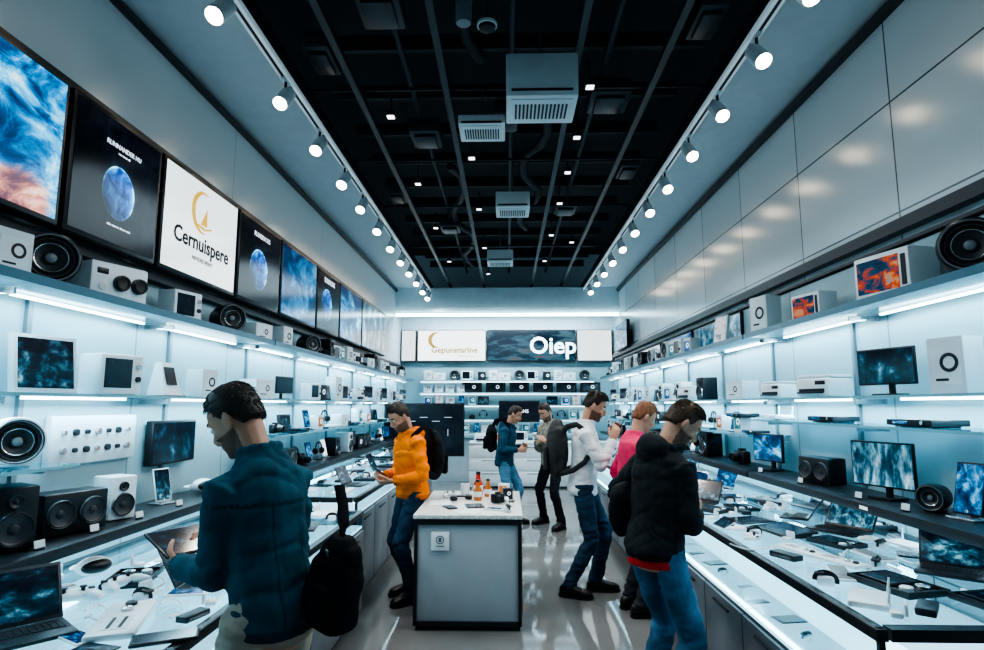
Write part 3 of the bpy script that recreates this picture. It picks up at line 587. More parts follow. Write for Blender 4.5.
TEALJ=fabric('jacket_teal_denim',(.024,.085,.122),.28,9)
A=person('person in teal denim jacket looking down at a tablet, dark hair',(-.80,2.1),(-.86,.51),
  dict(s=.995,lean=14,hpitch=34,hyaw=22,L=(-.10,.36,1.03),R=(.10,.36,1.05),poleL=(-.15,-.8,-.7),hdL=(.35,.75,.12),hdR=(-.35,.75,.12),hnL=(.55,0,.8),hnR=(-.55,0,.8),thL=(0,-.2,1),thR=(0,-.2,1),curl=22,seed=2,w=.90),
  dict(top=TEALJ,rib=fabric('jacket_teal_dark',(.013,.050,.073),.15,10),seam=True,legs=KHAKI,lname='trousers',shoe=SHB,hair=HD,beard=STUB,collar=True,inf=.016,hem=-.06,amp=.014,low=-30,vol=1.1))
M=A[4]
tb=root('tablet','small black tablet held in both hands with dim screen','tablet'); tb.matrix_basis=M@Matrix.Translation((0,.49,1.09))@Matrix.Rotation(math.radians(22),4,'X')
part('tablet_body',MB().box((0,0,0),(.25,.175,.01),BLACK,.004),tb); part('screen',MB().box((0,0,.0056),(.235,.16,.001),S_CITY),tb)
bg=root('shoulder_bag','soft black bag hanging behind the hip of the denim jacket','bag'); bg.matrix_basis=Matrix.Translation((-.60,2.10,.875))@Matrix.Rotation(math.radians(-35),4,'Z')@Matrix.Rotation(math.radians(12),4,'Y')
bb=MB().loft([er(V((0,0,z)),V((a,0,0)),V((0,b,0)),20,.75) for z,a,b in [(0,.075,.06),(.02,.095,.075),(.1,.10,.08),(.2,.09,.07),(.27,.065,.05),(.30,.03,.03)]],BLKC)
part('bag_body',rem(bb,'b',.008,3,.014,4),bg); part('front_pocket',rem(MB().box((.01,-.075,.10),(.12,.035,.13),BLKC,.017,None,3),'b',.007,3,.008,1),bg)
part('bag_strap',MB().tube([(0,.0,.28),(-.03,.02,.33),(-.08,.05,.37),(-.14,.07,.42)],.02,BLKC,8,.3),bg); part('bag_buckle',MB().box((0,-.05,.25),(.03,.008,.02),SILV,.002),bg)
B=person('person in orange hooded jacket and jeans looking down at a phone',(-.83,5.25),(-.80,-.60),
  dict(s=.95,lean=6,hpitch=32,L=(-.09,.20,.98),R=(.09,.20,1.0),hnL=(.6,0,.7),hnR=(-.6,0,.7),curl=35,seed=4,fL=(-.12,.05,0),fR=(.1,-.06,0)),
  dict(top=fabric('orange_cloth',(.80,.20,.012),.12),rib=fabric('orange_dark',(.55,.13,.01),.1),legs=JEAND,shoe=SHB,sole=RUB,hair=HD,beard=STUB,hood=1.0,inf=.026,hem=-.07,amp=.013,tlabel='orange hooded jacket'),True)
r=place('phone_flat',(0,0,0),0,1,'black smartphone held in both hands'); r.matrix_basis=B[4]@Matrix.Translation((0,.30,1.05))@Matrix.Rotation(.6,4,'X')
backpack(B[4],-.145,.96,'black backpack worn over the orange jacket')
Cc=person('person in white shirt and dark jeans holding a phone',(.68,5.4),(1,-.12),
  dict(s=1.0,lean=5,hpitch=24,L=(-.06,.26,1.31),R=(.07,.24,1.29),hdL=(.15,.3,.9),hdR=(-.15,.3,.9),hnL=(.9,-.1,0),hnR=(-.9,-.1,0),thL=(0,-1,0),thR=(0,-1,0),curl=30,seed=6,fL=(-.1,.10,0),fR=(.1,-.13,0),faR=-15),
  dict(top=fabric('white_cloth',(.62,.66,.68),.06),legs=JEAND,shoe=SHB,hair=HD,beard=STUB,collar=True,inf=.013,hem=-.1,tname='shirt',amp=.012,vol=1.3),True)
r=place('phone_flat',(0,0,0),0,1,'black smartphone held up before the chest'); r.matrix_basis=Cc[4]@Matrix.Translation((0,.32,1.41))@Matrix.Rotation(1.1,4,'X')
backpack(Cc[4],-.16,.98,'black backpack worn over the white shirt',pbr('backpack_charcoal',(.016,.019,.023),.7),0,True,1.2)
Dd=person('person in black hooded jacket and blue jeans, head bowed to counter',(.765,3.2),(.86,.50),
  dict(s=.965,lean=12,hpitch=40,hyaw=-24,L=(-.18,.12,.96),R=(.03,.25,1.03),poleL=(-1,-.25,-.1),poleR=(.6,-.75,-.5),hdL=(.4,.6,-.7),hdR=(-.7,.7,.1),hnL=(.6,0,.2),hnR=(-.5,-.3,.6),thL=(0,.3,1),thR=(0,0,1),curl=24,seed=8,w=.93,fL=(-.12,.03,0),fR=(.13,-.04,0)),
  dict(top=fabric('hoodie_black',(.017,.022,.027),.25),rib=BLKC,legs=JEAN,shoe=SHB,hair=HBR,beard=STUB,hood=1.3,inf=.022,hem=-.055,under=fabric('red_cloth',(.5,.03,.03),.1),amp=.012,tname='hoodie',tlabel='black hooded jacket',low=-28,drape=(-.2,-.06,1.02)))
E_=person('person in pink top with short auburn hair looking down',(1.0,4.95),(.95,.2),
  dict(s=.95,lean=7,hpitch=28,L=(-.13,.17,1.0),R=(.13,.17,1.0),hnL=(0,0,-1),hnR=(0,0,-1),thL=(1,0,0),thR=(-1,0,0),curl=25,seed=9,w=.95),
  dict(top=fabric('pink_cloth',(.66,.05,.13),.12),legs=fabric('dark_trousers',(.03,.035,.045),.2),lname='trousers',shoe=SHB,hair=HRD,inf=.016,hem=-.1,tname='sweater',collar=True,low=-34,vol=1.2),False)
F_=person('person in dark blue jacket and light jeans facing another shopper',(-.02,8.4),(.95,-.25),
  dict(s=.93,lean=9,hpitch=25,L=(-.1,.2,1.03),R=(.12,.19,1.0),curl=30,seed=11,fL=(-.1,.12,0),fR=(.1,-.1,0)),
  dict(top=fabric('navy_cloth',(.018,.06,.10),.2),legs=JEANL,shoe=SHB,hair=HD,inf=.022,hem=-.1,hood=1.0),False)
backpack(F_[4],-.13,.96,'small dark backpack worn over the blue jacket',None,0,True,.9)
G_=person('person in grey-olive patterned jacket and black trousers looking down',(.60,8.3),(-.70,-.71),
  dict(s=.95,lean=7,hpitch=28,L=(-.08,.2,1.12),R=(.08,.2,1.1),curl=35,seed=12,w=1.08,fL=(-.22,.10,0),fR=(.22,-.05,0)),
  dict(top=fabric('greyolive_cloth',(.24,.24,.20),.6,22),legs=BLKC,lname='trousers',shoe=SHB,hair=HD,beard=STUB,inf=.026,hem=-.1,collar=True),False)
r=place('phone_flatw',(0,0,0),0,.8,'white phone held in both hands'); r.matrix_basis=G_[4]@Matrix.Translation((0,.31,1.17))@Matrix.Rotation(.7,4,'X')
PLACED.clear()
# ---------------------------------------------------------------- room shell
WL=panels('left_wall_panels',(.52,.60,.64),.25,2.4,1.45,(.30,.36,.40),.02,.004)
WR=panels('right_wall_panels',(.52,.59,.62),.22,1.15,.68,(.07,.09,.10),.10,.006)
WB=pbr('back_wall_white',(.6,.7,.75),.4)
FL=pbr('polished_floor',(.16,.165,.165),.05,0,None,0,.18,1.2,.03,3)
struct('floor',MB().box((0,6,-.05),(4.8,14.2,.1),FL),'polished grey concrete floor with glossy reflections')
struct('wall_left',MB().box((-XW-.05,6,2),(.1,14.2,4),WL),'smooth blue-grey panelled wall'); struct('wall_right',MB().box((XW+.05,6,2),(.1,14.2,4),WR),'glossy grey wall of large rectangular panels')
struct('wall_back',MB().box((0,YB+.05,2.45),(4.8,.1,4.9),WB),'pale back wall')
struct('ceiling',MB().box((0,6,4.95),(4.8,14.2,.1),CEILB),'open black ceiling deck')
SOF=pbr('soffit_white',(.48,.56,.61),.45)
struct('trim_1',MB().box((-1.99,6,4.03),(.72,14.0,.06),SOF).box((-1.64,6,4.1),(.03,14.0,.2),DARK),'pale ceiling soffit strip'); struct('trim_2',MB().box((1.99,6,4.03),(.72,14.0,.06),SOF).box((1.64,6,4.1),(.03,14.0,.2),DARK),'pale ceiling soffit strip')
struct('trim_3',MB().box((0,12.55,3.75),(4.6,.8,.5),pbr('header_white',(.6,.72,.77),.4)),'pale bulkhead over the back wall')
struct('trim_4',MB().box((0,12.12,3.43),(4.55,.05,.06),LED),'glowing cove light strip')
struct('trim_5',MB().box((-2.26,6,2.4),(.1,13.6,.05),DARK),'dark wall trim rail'); struct('trim_6',MB().box((2.27,6,2.62),(.08,13.6,.07),DARK),'dark wall trim rail'); struct('trim_7',MB().box((2.27,6,2.52),(.06,13.6,.02),DARK),'thin dark trim line')
struct('trim_8',MB().box((-2.275,6,3.94),(.05,13.6,.03),DARK),'dark shadow line at the wall top'); struct('trim_9',MB().box((2.275,6,3.94),(.05,13.6,.05),DARK),'dark shadow line at the wall top')
BP=panels('display_back_panels',(.31,.46,.51),.35,1.2,3.0,(.16,.24,.28),.03,.008)
struct('trim_10',MB().box((-2.285,6.4,1.55),(.03,13,1.6),BP),'pale shelving back panels'); struct('trim_11',MB().box((2.285,6.4,1.65),(.03,13,1.7),BP),'pale shelving back panels')
struct('trim_12',MB().box((0,12.985,1.7),(4.5,.03,1.6),BP),'pale shelving back panels')
struct('baseboard_left',MB().box((-2.28,6,.05),(.04,13.8,.1),DARK)); struct('baseboard_right',MB().box((2.28,6,.05),(.04,13.8,.1),DARK))
for i in range(16):
    y=.7+i*.78
    single('ceiling_joist',MB().box((0,0,0),(3.24,.035,.10),JOIST,.005).box((0,0,.06),(3.24,.07,.012),JOIST).box((0,0,-.055),(3.24,.05,.012),JOIST),'black steel joist spanning the open ceiling','joist',(0,y,4.56),group='ceiling joists')
for x in (-1.2,-.48,.52,1.15):
    single('ceiling_rail',MB().box((0,0,0),(.03,13.2,.07),PIPE,.006).box((0,0,-.038),(.05,13.2,.010),PIPE),'long thin black cable rail below the joists','rail',(x,6.2,4.13),group='ceiling rails')
for x in (-.86,.05,.84): single('conduit_pipe',MB().cyl((0,0,0),.025,13.2,PIPE,'y',12),'thin black conduit pipe under the ceiling','pipe',(x,6.2,4.475),group='ceiling conduits')
for y in (1.9,3.35,4.65,6.1,7.6,9.6): single('cross_strut',MB().box((0,0,0),(3.22,.025,.025),JOIST,.004),'thin dark strut crossing below the rails','strut',(0,y,4.19),group='ceiling struts')
for (x,y,w_) in ((-.85,3.72,.3),(0.9,5.0,.35),(-.1,2.55,.25),(-.8,5.7,.3),(.8,7.95,.3),(0,5.35,.22),(-.85,8.8,.3),(.9,2.6,.3),(.2,7.9,.25),(-1.42,4.3,.2),(1.4,3.9,.2),(1.38,6.6,.22),(-1.4,7.4,.22)):
    r=root('ventilation_duct','dark ventilation duct box above the rails','duct',(x,y,4.30),group='ceiling ducts'); part('duct_box',MB().box((0,0,0),(w_,.4,.14),PIPE,.02),r); part('duct_vent',MB().box((0,0,-.085),(w_*.7,.28,.03),DARK,.008),r)
for x,y0,y1 in ((-.2,1.2,4.4),(.3,5.2,9.0),(-.65,6.6,11.5)):
    pts=[V((x+.12*math.sin(i*.9),y0+(y1-y0)*i/14,4.33+.03*math.sin(i*1.7))) for i in range(15)]
    single('flexible_hose',MB().tube(pts,.045,JOIST,12),'dark flexible air hose running above the rails','hose',group='ceiling hoses')
def cassette(x,y,z,w,d,h,lab):
    r=root('air_conditioner',lab,'air conditioner',(x,y,z))
    part('unit_housing',MB().box((0,0,0),(w,d,h),pbr('ac_white',(.64,.69,.71),.4),.012),r)
    g=MB().box((0,0,-h/2-.004),(w*.86,d*.8,.008),OFFW,.002)
    for i in range(14): g.box((-w*.36+i*w*.055,0,-h/2-.01),(w*.025,d*.5,.006),INK)
    part('grille',g,r); part('hanger_rod',MB().cyl((0,0,h/2+.22),.008,.44,SILV),r)
    part('front_louver',MB().box((0,-d/2-.003,-h*.36),(w*.85,.006,.016),DARK),r)
cassette(.25,4.1,3.87,.5,.42,.32,'large white ceiling air conditioner with slotted grille')
cassette(-.2,4.75,3.89,.38,.35,.08,'flat white ceiling unit with a grille'); cassette(.07,6.6,3.86,.38,.4,.18,'white ceiling air unit with a slotted grille'); cassette(-.1,9.1,3.86,.4,.4,.18,'white ceiling air unit with a slotted grille')
for (x,y) in ((-.95,3.05),(.66,3.15),(-1.0,4.9),(.66,4.45),(.66,5.35),(.66,6.2),(-1.0,6.5),(.66,7.2),(-.35,5.8),(-.35,7.4),(-1.0,8.2),(.66,8.6),(-.35,9.3),(.66,10.2),(-1.0,10.2),(1.0,9.0),(-.35,11.2)):
    r=root('downlight','small square white ceiling downlight','downlight',(x,y,4.08),group='square downlights')
    part('lamp_housing',MB().box((0,0,.02),(.085,.085,.04),DARK,.006).cyl((0,0,.13),.01,.2,PIPE,n=8),r); part('lamp_lens',MB().box((0,0,-.003),(.06,.06,.006),DOWN),r)
r=root('dome_camera','round ceiling security camera dome on a rod','security camera',(-.12,3.55,3.99)); part('camera_mount',MB().cyl((0,0,.02),.065,.02,OFFW).cyl((0,0,.2),.012,.35,PIPE),r); part('camera_dome',MB().lathe((0,0,.01),[(.055,0),(.05,-.02),(.03,-.035),(.004,-.04)],BLACK),r)
r=root('hanging_sensor','grey cylindrical sensor hanging from the ceiling','sensor',(-.26,3.4,4.02)); part('sensor_body',MB().lathe((0,0,0),[(.045,-.1),(.05,-.06),(.05,.06),(.03,.1)],MID),r); part('hanger_rod',MB().cyl((0,0,.22),.008,.25,PIPE),r)
can=MB().lathe((0,0,0),[(.03,.12),(.05,.10),(.056,-.06),(.052,-.075)],WHITE,'z',24).mesh('lamp_can')
lensm=MB().cyl((0,0,-.074),.048,.006,LENS).mesh('lamp_lens'); armm=MB().tube([(0,0,.11),(0,0,.2)],.01,DARK,8).box((0,0,.208),(.035,.12,.016),WHITE,.004).mesh('mounting_arm')
for sx,ys in ((-1,[3.08,4.05,4.85,5.65,6.4,7.25,8.1,8.9,9.7,10.5,11.3,12.0]),(1,[3.0,3.60,4.32,5.05,5.85,6.6,7.4,8.2,9.0,9.8,10.6,11.4])):
    xx=sx*1.6
    single('track_rail',MB().box((0,0,0),(.07,13.0,.04),pbr('rail_white',(.75,.8,.83),.4,0,(.7,.9,1),.15),.004).box((0,0,-.021),(.02,13,.004),DARK),'white lighting track rail along the ceiling edge','lighting track',(xx,6.2,3.96),group='lighting tracks')
    for y in ys:
        r=root('track_spotlight','white cylindrical track spotlight with warm glowing lens','spotlight',(xx,y,3.725),group='track spotlights')
        part('mounting_arm',armm,r); c_=part('lamp_can',can,r,(0,-.02,.06),(math.radians(-38),math.radians(sx*-8),0)); part('lamp_lens',lensm,c_)
        L=D.lights.new('spot','SPOT'); L.energy=60; L.color=(1,.92,.84); L.spot_size=math.radians(110); L.spot_blend=1.0; L.shadow_soft_size=.04; L.specular_factor=.5
        lo=D.objects.new('spot_beam',L); link(lo,r,(0,-.07,-.06),(0,math.radians(sx*30),0))
# ---------------------------------------------------------------- wall screens
def crescent(cx,cz,r,mat,y=-.03,a0=70,sweep=250,th=.32):
    vs=[];fs=[];n=20
    for i in range(n+1):
        a=math.radians(a0+i*(sweep/n)); t=math.sin(math.pi*i/n); ro=r; ri=r*(1-th*t)
        for rr,yy in ((ro,y),(ri,y),(ro,y+.003),(ri,y+.003)): vs.append((cx+rr*math.cos(a),yy,cz+rr*math.sin(a)))
    for i in range(n):
        b=i*4; c=b+4; fs+=[[b,b+1,c+1,c],[b+2,c+2,c+3,b+3],[b,c,c+2,b+2],[b+1,b+3,c+3,c+1]]
    return MB().add(vs,fs,mat)
edges=[1.72]+[wy(p,-2.12,2.8) for p in (68,161,238,281,317,340,362,386)]
mats=[S_NEB,S_PL,S_WH,S_PL2,S_BLUE,planet('screen_planet_small',.4,.45,.28,1.2),S_BLUE,S_FALL]
labs=['bright blue and red nebula','blue planet','white advert with gold crescent logo','blue planet','glowing blue waves','dark planet picture','glowing blue picture','pale blue picture']
for i in range(8):
    y0,y1=edges[i],edges[i+1]; w_=y1-y0-.03; h_=.72
    r=root('wall_screen','large wall-mounted screen showing a '+labs[i],'screen',(-2.17,(y0+y1)/2,2.80),(0,0,math.pi/2),group='screens above the shelving')
    part('screen_bezel',MB().box((0,0,0),(w_,.09,h_),BLACK,.008).box((0,.075,0),(w_*.5,.06,h_*.5),DARK),r); s_=part('screen',MB().box((0,-.046,0),(w_-.05,.003,h_-.05),mats[i]),r)
    if i==2:
        part('logo_crescent',crescent(-.03,.13,.15,GOLD,-.05,60,235,.3),r)
        part('logo_sail',MB().add([(-.06,-.05,.04),(.03,-.05,.04),(.02,-.05,.17),(-.06,-.053,.04),(.03,-.053,.04),(.02,-.053,.17)],[[0,1,2],[3,5,4],[0,3,4,1],[1,4,5,2],[2,5,3,0]],GOLD).tube([(-.09,-.051,.03),(.0,-.051,.015),(.09,-.051,.04)],.008,GOLD,6),r)
        part('logo_text',textmb('Cernuispere',.15,INK,.001,.003),r,(0,-.0495,-.10)); part('tagline_text',textmb('NIVEENS SPENT',.04,INK,.001),r,(0,-.0495,-.21))
    if i==1: part('title_text',textmb('RUNNANDER HU',.038,PRN,.001),r,(.02,-.0495,.20)); part('tagline_text',textmb('vee smee nil',.02,PRN,.001),r,(.02,-.0495,.165)); part('caption_text',textmb('nilus sumoet deres venis',.02,PRN,.001),r,(.02,-.0495,-.24))
    if i==3: part('title_text',textmb('RUNERVOES',.06,PRN,.001),r,(0,-.0495,.24))
    if i==5: part('title_text',textmb('SUNNUNS',.09,PRN,.001),r,(0,-.0495,.25))
struct('trim_13',MB().box((-2.24,6.1,3.2),(.12,9.1,.04),DARK),'dark trim above the wall screens')
r=root('wall_screen','wall-mounted screen with a blue picture','screen',(2.2,11.4,2.9),(0,0,-math.pi/2)); part('screen_bezel',MB().box((0,0,0),(1.1,.06,.5),BLACK,.006).box((0,.06,0),(.45,.08,.2),DARK),r); part('screen',MB().box((0,-.031,0),(1.06,.003,.46),S_BLUE),r)
for y0,y1,sm in ((5.75,7.1,S_FALL),(7.3,8.6,S_BLUE),(8.8,10.2,S_PINK),(10.4,12.2,S_BLUE)):
    w_=y1-y0; r=root('picture_panel','lit picture panel on the wall above the shelf','picture panel',(2.255,(y0+y1)/2,2.35),(0,0,-math.pi/2),group='picture panels above the shelf'); part('panel_frame',MB().box((0,0,0),(w_,.03,.29),DARK,.004),r); part('panel_picture',MB().box((0,-.016,0),(w_-.03,.002,.26),sm),r)
def sign(x0,x1,mat,lab):
    r=root('store_sign',lab,'sign',((x0+x1)/2,12.9,2.87)); part('sign_panel',MB().box((0,0,0),(x1-x0,.12,.68),BLACK,.006),r); part('sign_face',MB().box((0,-.061,0),(x1-x0-.03,.004,.65),mat),r); return r
r=sign(-1.93,-.45,S_WHB,'white lit sign with gold crescent and gold lettering')
part('logo_crescent',crescent(-.34,.12,.17,GOLDT,-.07,60,235,.5),r); part('sign_text',textmb('Gepunetarine',.18,GOLDT,.002,.004),r,(.06,-.065,-.10)); part('tagline_text',textmb('nilsumoet',.08,GOLDT,.002),r,(.3,-.065,-.23))
r=sign(-.42,1.47,screen('sign_galaxy',[(.3,(.0,.01,.02)),(.5,(.01,.04,.07)),(.58,(.08,.2,.26)),(.66,(.2,.12,.08))],3,.6,.8,(1,1,1),10),'dark galaxy sign with large white lettering'); part('sign_text',textmb('Oiep',.50,PRN,.003,.010),r,(.46,-.066,-.02))
r=sign(1.5,2.25,S_WH,'pale lit sign panel'); r=sign(-2.28,-1.96,S_WH,'pale lit sign panel')
# ---------------------------------------------------------------- shelves
def shelf(sx,z,y0,y1,kind,led=True,xf=1.93,lab=None,txt=None):
    lab=lab or {'glass':'clear glass wall shelf with pale edge','frost':'pale frosted wall shelf with light strip beneath','dark':'dark grey wall shelf board'}[kind]
    xm=(xf+2.27)/2; wd=2.27-xf; yc=(y0+y1)/2; L=y1-y0
    r=root('wall_shelf',lab,'shelf',(sx*xm,yc,z),group='wall shelves')
    if kind=='glass': part('shelf_board',MB().box((0,0,-.006),(wd,L,.012),GLASSE),r); part('shelf_edge',MB().box((-sx*wd/2,0,-.006),(.006,L,.014),pbr('glass_edge',(.2,.42,.48),.2)),r)
    elif kind=='frost': part('shelf_board',MB().box((0,0,-.015),(wd,L,.03),SHELFW,.004),r); part('shelf_edge',MB().box((-sx*wd/2,0,-.018),(.012,L,.04),pbr('teal_edge',(.08,.18,.24),.3)),r)
    else: part('shelf_board',MB().box((0,0,-.025),(wd,L,.05),DARK,.004),r)
    if led:
        ns=max(1,round(L/1.25)); sl=L/ns
        st=MB().box((0,0,0),(.02,sl-.26 if kind!='glass' else sl-.5,.011),LED).mesh('led_strip')
        for i in range(ns): part('led_strip',st,r,(sx*wd*.28,-L/2+sl*(i+.5),-.042 if kind!='glass' else -.018))
    n=max(2,int(L/1.2))
    bk=MB().box((0,0,0),(wd*.55,.012,.03),SILV).mesh('shelf_bracket')
    for i in range(n+1): part('shelf_bracket',bk,r,(sx*wd*.2,-L/2+.02+i*(L-.04)/n,-.03 if kind=='glass' else -.05))
    if txt:
        part('shelf_text',textmb(txt,.026,PRN,.001),r,(-sx*(wd/2+.002),txt_y-yc,-.025),(0,0,math.pi/2 if sx<0 else -math.pi/2))
    if led:
        A_=D.lights.new('a','AREA'); A_.shape='RECTANGLE'; A_.size=.06; A_.size_y=L; A_.energy=(4.1 if kind!='dark' else 3.2)*L; A_.color=(.55,.86,1)
        ao=D.objects.new('led_glow',A_); link(ao,r,(sx*.05,0,-.06),(0,math.radians(sx*-4),0))
ZT={-1:2.13,1:2.17}; ZD={-1:1.0,1:1.08}; ZM=1.65
for sx in (-1,1):
    for (a,b) in ((1.2,4.9),(4.93,8.7),(8.73,12.5)):
        txt_y=4.0 if sx<0 else 3.35
        shelf(sx,ZT[sx],a,b,'frost'); shelf(sx,ZM,a,b,'glass'); shelf(sx,ZD[sx],a,b,'dark',True,1.9,None,('S.Lvw' if sx<0 else 'EVENS') if a<2 else None)
    shelf(sx,1.49 if sx>0 else 1.34,1.2 if sx>0 else 5.0,4.9 if sx>0 else 8.7,'glass',False); shelf(sx,1.36 if sx>0 else 1.34,4.93 if sx>0 else 8.73,8.7 if sx>0 else 12.5,'glass',False)
    if sx>0: shelf(sx,1.36,8.73,12.5,'glass',False)
shelf(-1,1.34,1.9,2.72,'glass',False)
for sx in (-1,1):
    for i in range(10): single('shelf_upright',MB().box((0,0,0),(.02,.03,1.2),pbr('upright_grey',(.16,.22,.25),.4)),'slim grey vertical shelf upright on the wall panels','upright',(sx*2.26,1.55+i*1.2,1.62),group='shelf uprights')
shn={'T':'the top wall shelf','M':'the glass wall shelf','D':'the dark wall shelf','L':'the lower glass shelf'}
def onshelf(sx,lv,px,key,sc=1.0,turn=12,z=None,xx=2.1,Y=None):
    zz={'T':ZT[sx],'M':ZM,'D':ZD[sx],'L':1.34 if sx<0 else 1.36}[lv] if z is None else z
    y=Y if Y is not None else wy(px,sx*xx,zz+.1)
    rz=(math.pi/2-math.radians(turn)) if sx<0 else (-math.pi/2+math.radians(turn))
    return place(key,(sx*xx,y,zz+.001),rz,sc,None,'goods on '+shn[lv],0,shn[lv])
for px,k,s_,t in ((2,'box_white',.8,10),(48,'drum_black',1.0,45),(110,'twin_cam',1.0,20),(180,'screen_box',.85,15),(228,'drum_black',.9,40),(257,'box_wide',.8,10),(282,'box_white',.8,10),(309,'drum_black',.85,35)): onshelf(-1,'T',px,k,s_,t)
for px,k,s_,t in ((46,'frame_dark',1.05,15),(111,'screen_box',.95,15),(166,'tiltphone',.95,15),(202,'box_white',.8,10),(257,'box_wide',.9,10),(284,'monitor_dark',.8,15)): onshelf(-1,'M',px,k,s_,t)
for px,k,s_,t in ((4,'bs_black',1.0,30),(66,'dual_black',.95,20),(114,'bs_white',.85,25),(165,'phone_d',.95,20),(203,'vr',1.0,15)): onshelf(-1,'D',px,k,s_,t)
place('drum_white',(-2.1,wy(14,-2.1,1.44),1.341),math.pi/2-math.radians(40),.85,'round white speaker with black cone on short glass shelf')
for px,k,s_,t in ((972,'drum_black',1.05,50),(896,'photo_box',.95,12),(814,'photo_box',.72,12),(766,'box_tall',1.0,15),(720,'frame_page',1.0,15),(692,'box_blue',.9,10)): onshelf(1,'T',px,k,s_,t)
for px,k,s_,t in ((957,'box_tall',.88,15),(887,'monitor_city',.85,20),(824,'printer',.85,15),(780,'printer',.75,10),(742,'box_wide',.9,10),(707,'bs_black',.9,10)): onshelf(1,'M',px,k,s_,t)
for px,k,s_,t in ((966,'phone_b',1.15,15),(933,'drum_black',.55,35),(884,'monitor_fall',.9,20),(822,'dual_black',.85,15),(769,'monitor_blue',1.0,15),(742,'camera',1.2,10),(711,'bs_black',.95,10)): onshelf(1,'D',px,k,s_,t)
for px,k,s_,t in ((925,'flat_dev',1.0,5),(832,'flat_dev',.9,5),(776,'flat_white',1,5),(742,'flat_dev',.9,5)): onshelf(1,'L',px,k,(s_,s_,1),t,1.49)
pool={'T':['drum_black','box_white','twin_cam','box_black','camera','box_wide','bs_black','screen_box','box_teal','drum_white','box_orange','headphones'],
      'M':['monitor_dark','box_white','screen_box','phone_b','box_blue','printer','bs_white','box_black','frame_black','box_tall','headphones','tiltphone'],
      'L':['box_wide','phone_w','camera','frame_black','flat_dev','box_teal','phone_b','box_orange','headphones','flat_white','box_black'],
      'D':['bs_black','phone_b','bs_white','monitor_dark','box_black','dual_black','headphones','phone_w','camera','monitor_blue','box_blue','vr']}
wid={'drum_black':.25,'twin_cam':.32,'box_wide':.3,'screen_box':.27,'printer':.34,'dual_black':.32,'monitor_dark':.32,'monitor_blue':.34,'flat_dev':.3,'frame_black':.26,'flat_white':.26,'camera':.15,'headphones':.22}
for sx in (-1,1):
    for lv,ys in (('T',6.6 if sx<0 else 7.05),('M',6.3 if sx<0 else 6.75),('L',5.1),('D',4.9 if sx<0 else 6.6)):
        y=ys; i=(3 if sx>0 else 0)+ord(lv)%5
        while y<(12.2 if sx>0 or lv in 'TM' else 10.5):
            k=pool[lv][i%len(pool[lv])]; i+=random.choice((1,1,2,5)); s_=random.uniform(.78,.98)
            if lv=='L' and sx>0: s_*=.9
            w_=wid.get(k,.2)*s_; y+=w_/2; onshelf(sx,lv,0,k,s_,random.uniform(3,14),Y=y); y+=w_/2+random.uniform(.06,.11)
for px in (40,95,140,180): place('card',(-1.95,wy(px,-1.95,1.0),1.001),math.pi/2-.2,.7,None,'price cards on the dark shelf',0,'the dark wall shelf')
for px in (905,858,800,760): place('card',(1.95,wy(px,1.95,1.08),1.081),-math.pi/2+.2,.7,None,'price cards on the dark shelf',0,'the dark wall shelf')
r=root('knob_panel','white wall-mounted panel with rows of small dark knobs','control panel',(-2.25,(wy(45,-2.25,1.42)+wy(133,-2.25,1.42))/2,1.42),(0,0,math.pi/2)); part('panel_plate',MB().box((0,0,0),(.68,.04,.25),pbr('panel_pale',(.55,.62,.66),.4),.01),r)
for i in range(7):
    for j in range(2): part('knob',MB().cyl((-.26+i*.085,-.028,.04-j*.09),.017 if (i+j)%2 else .012,.018,DARK if i%3 else SILV,'y',16),r)
r=root('wall_monitor','black monitor mounted on the shelving wall','monitor',(-2.23,(wy(147,-2.23,1.36)+wy(193,-2.23,1.36))/2,1.36),(0,0,math.pi/2)); part('monitor_housing',MB().box((0,0,0),(.52,.05,.28),BLACK,.008),r); part('screen',MB().box((0,-.026,0),(.49,.002,.25),S_CITY),r)
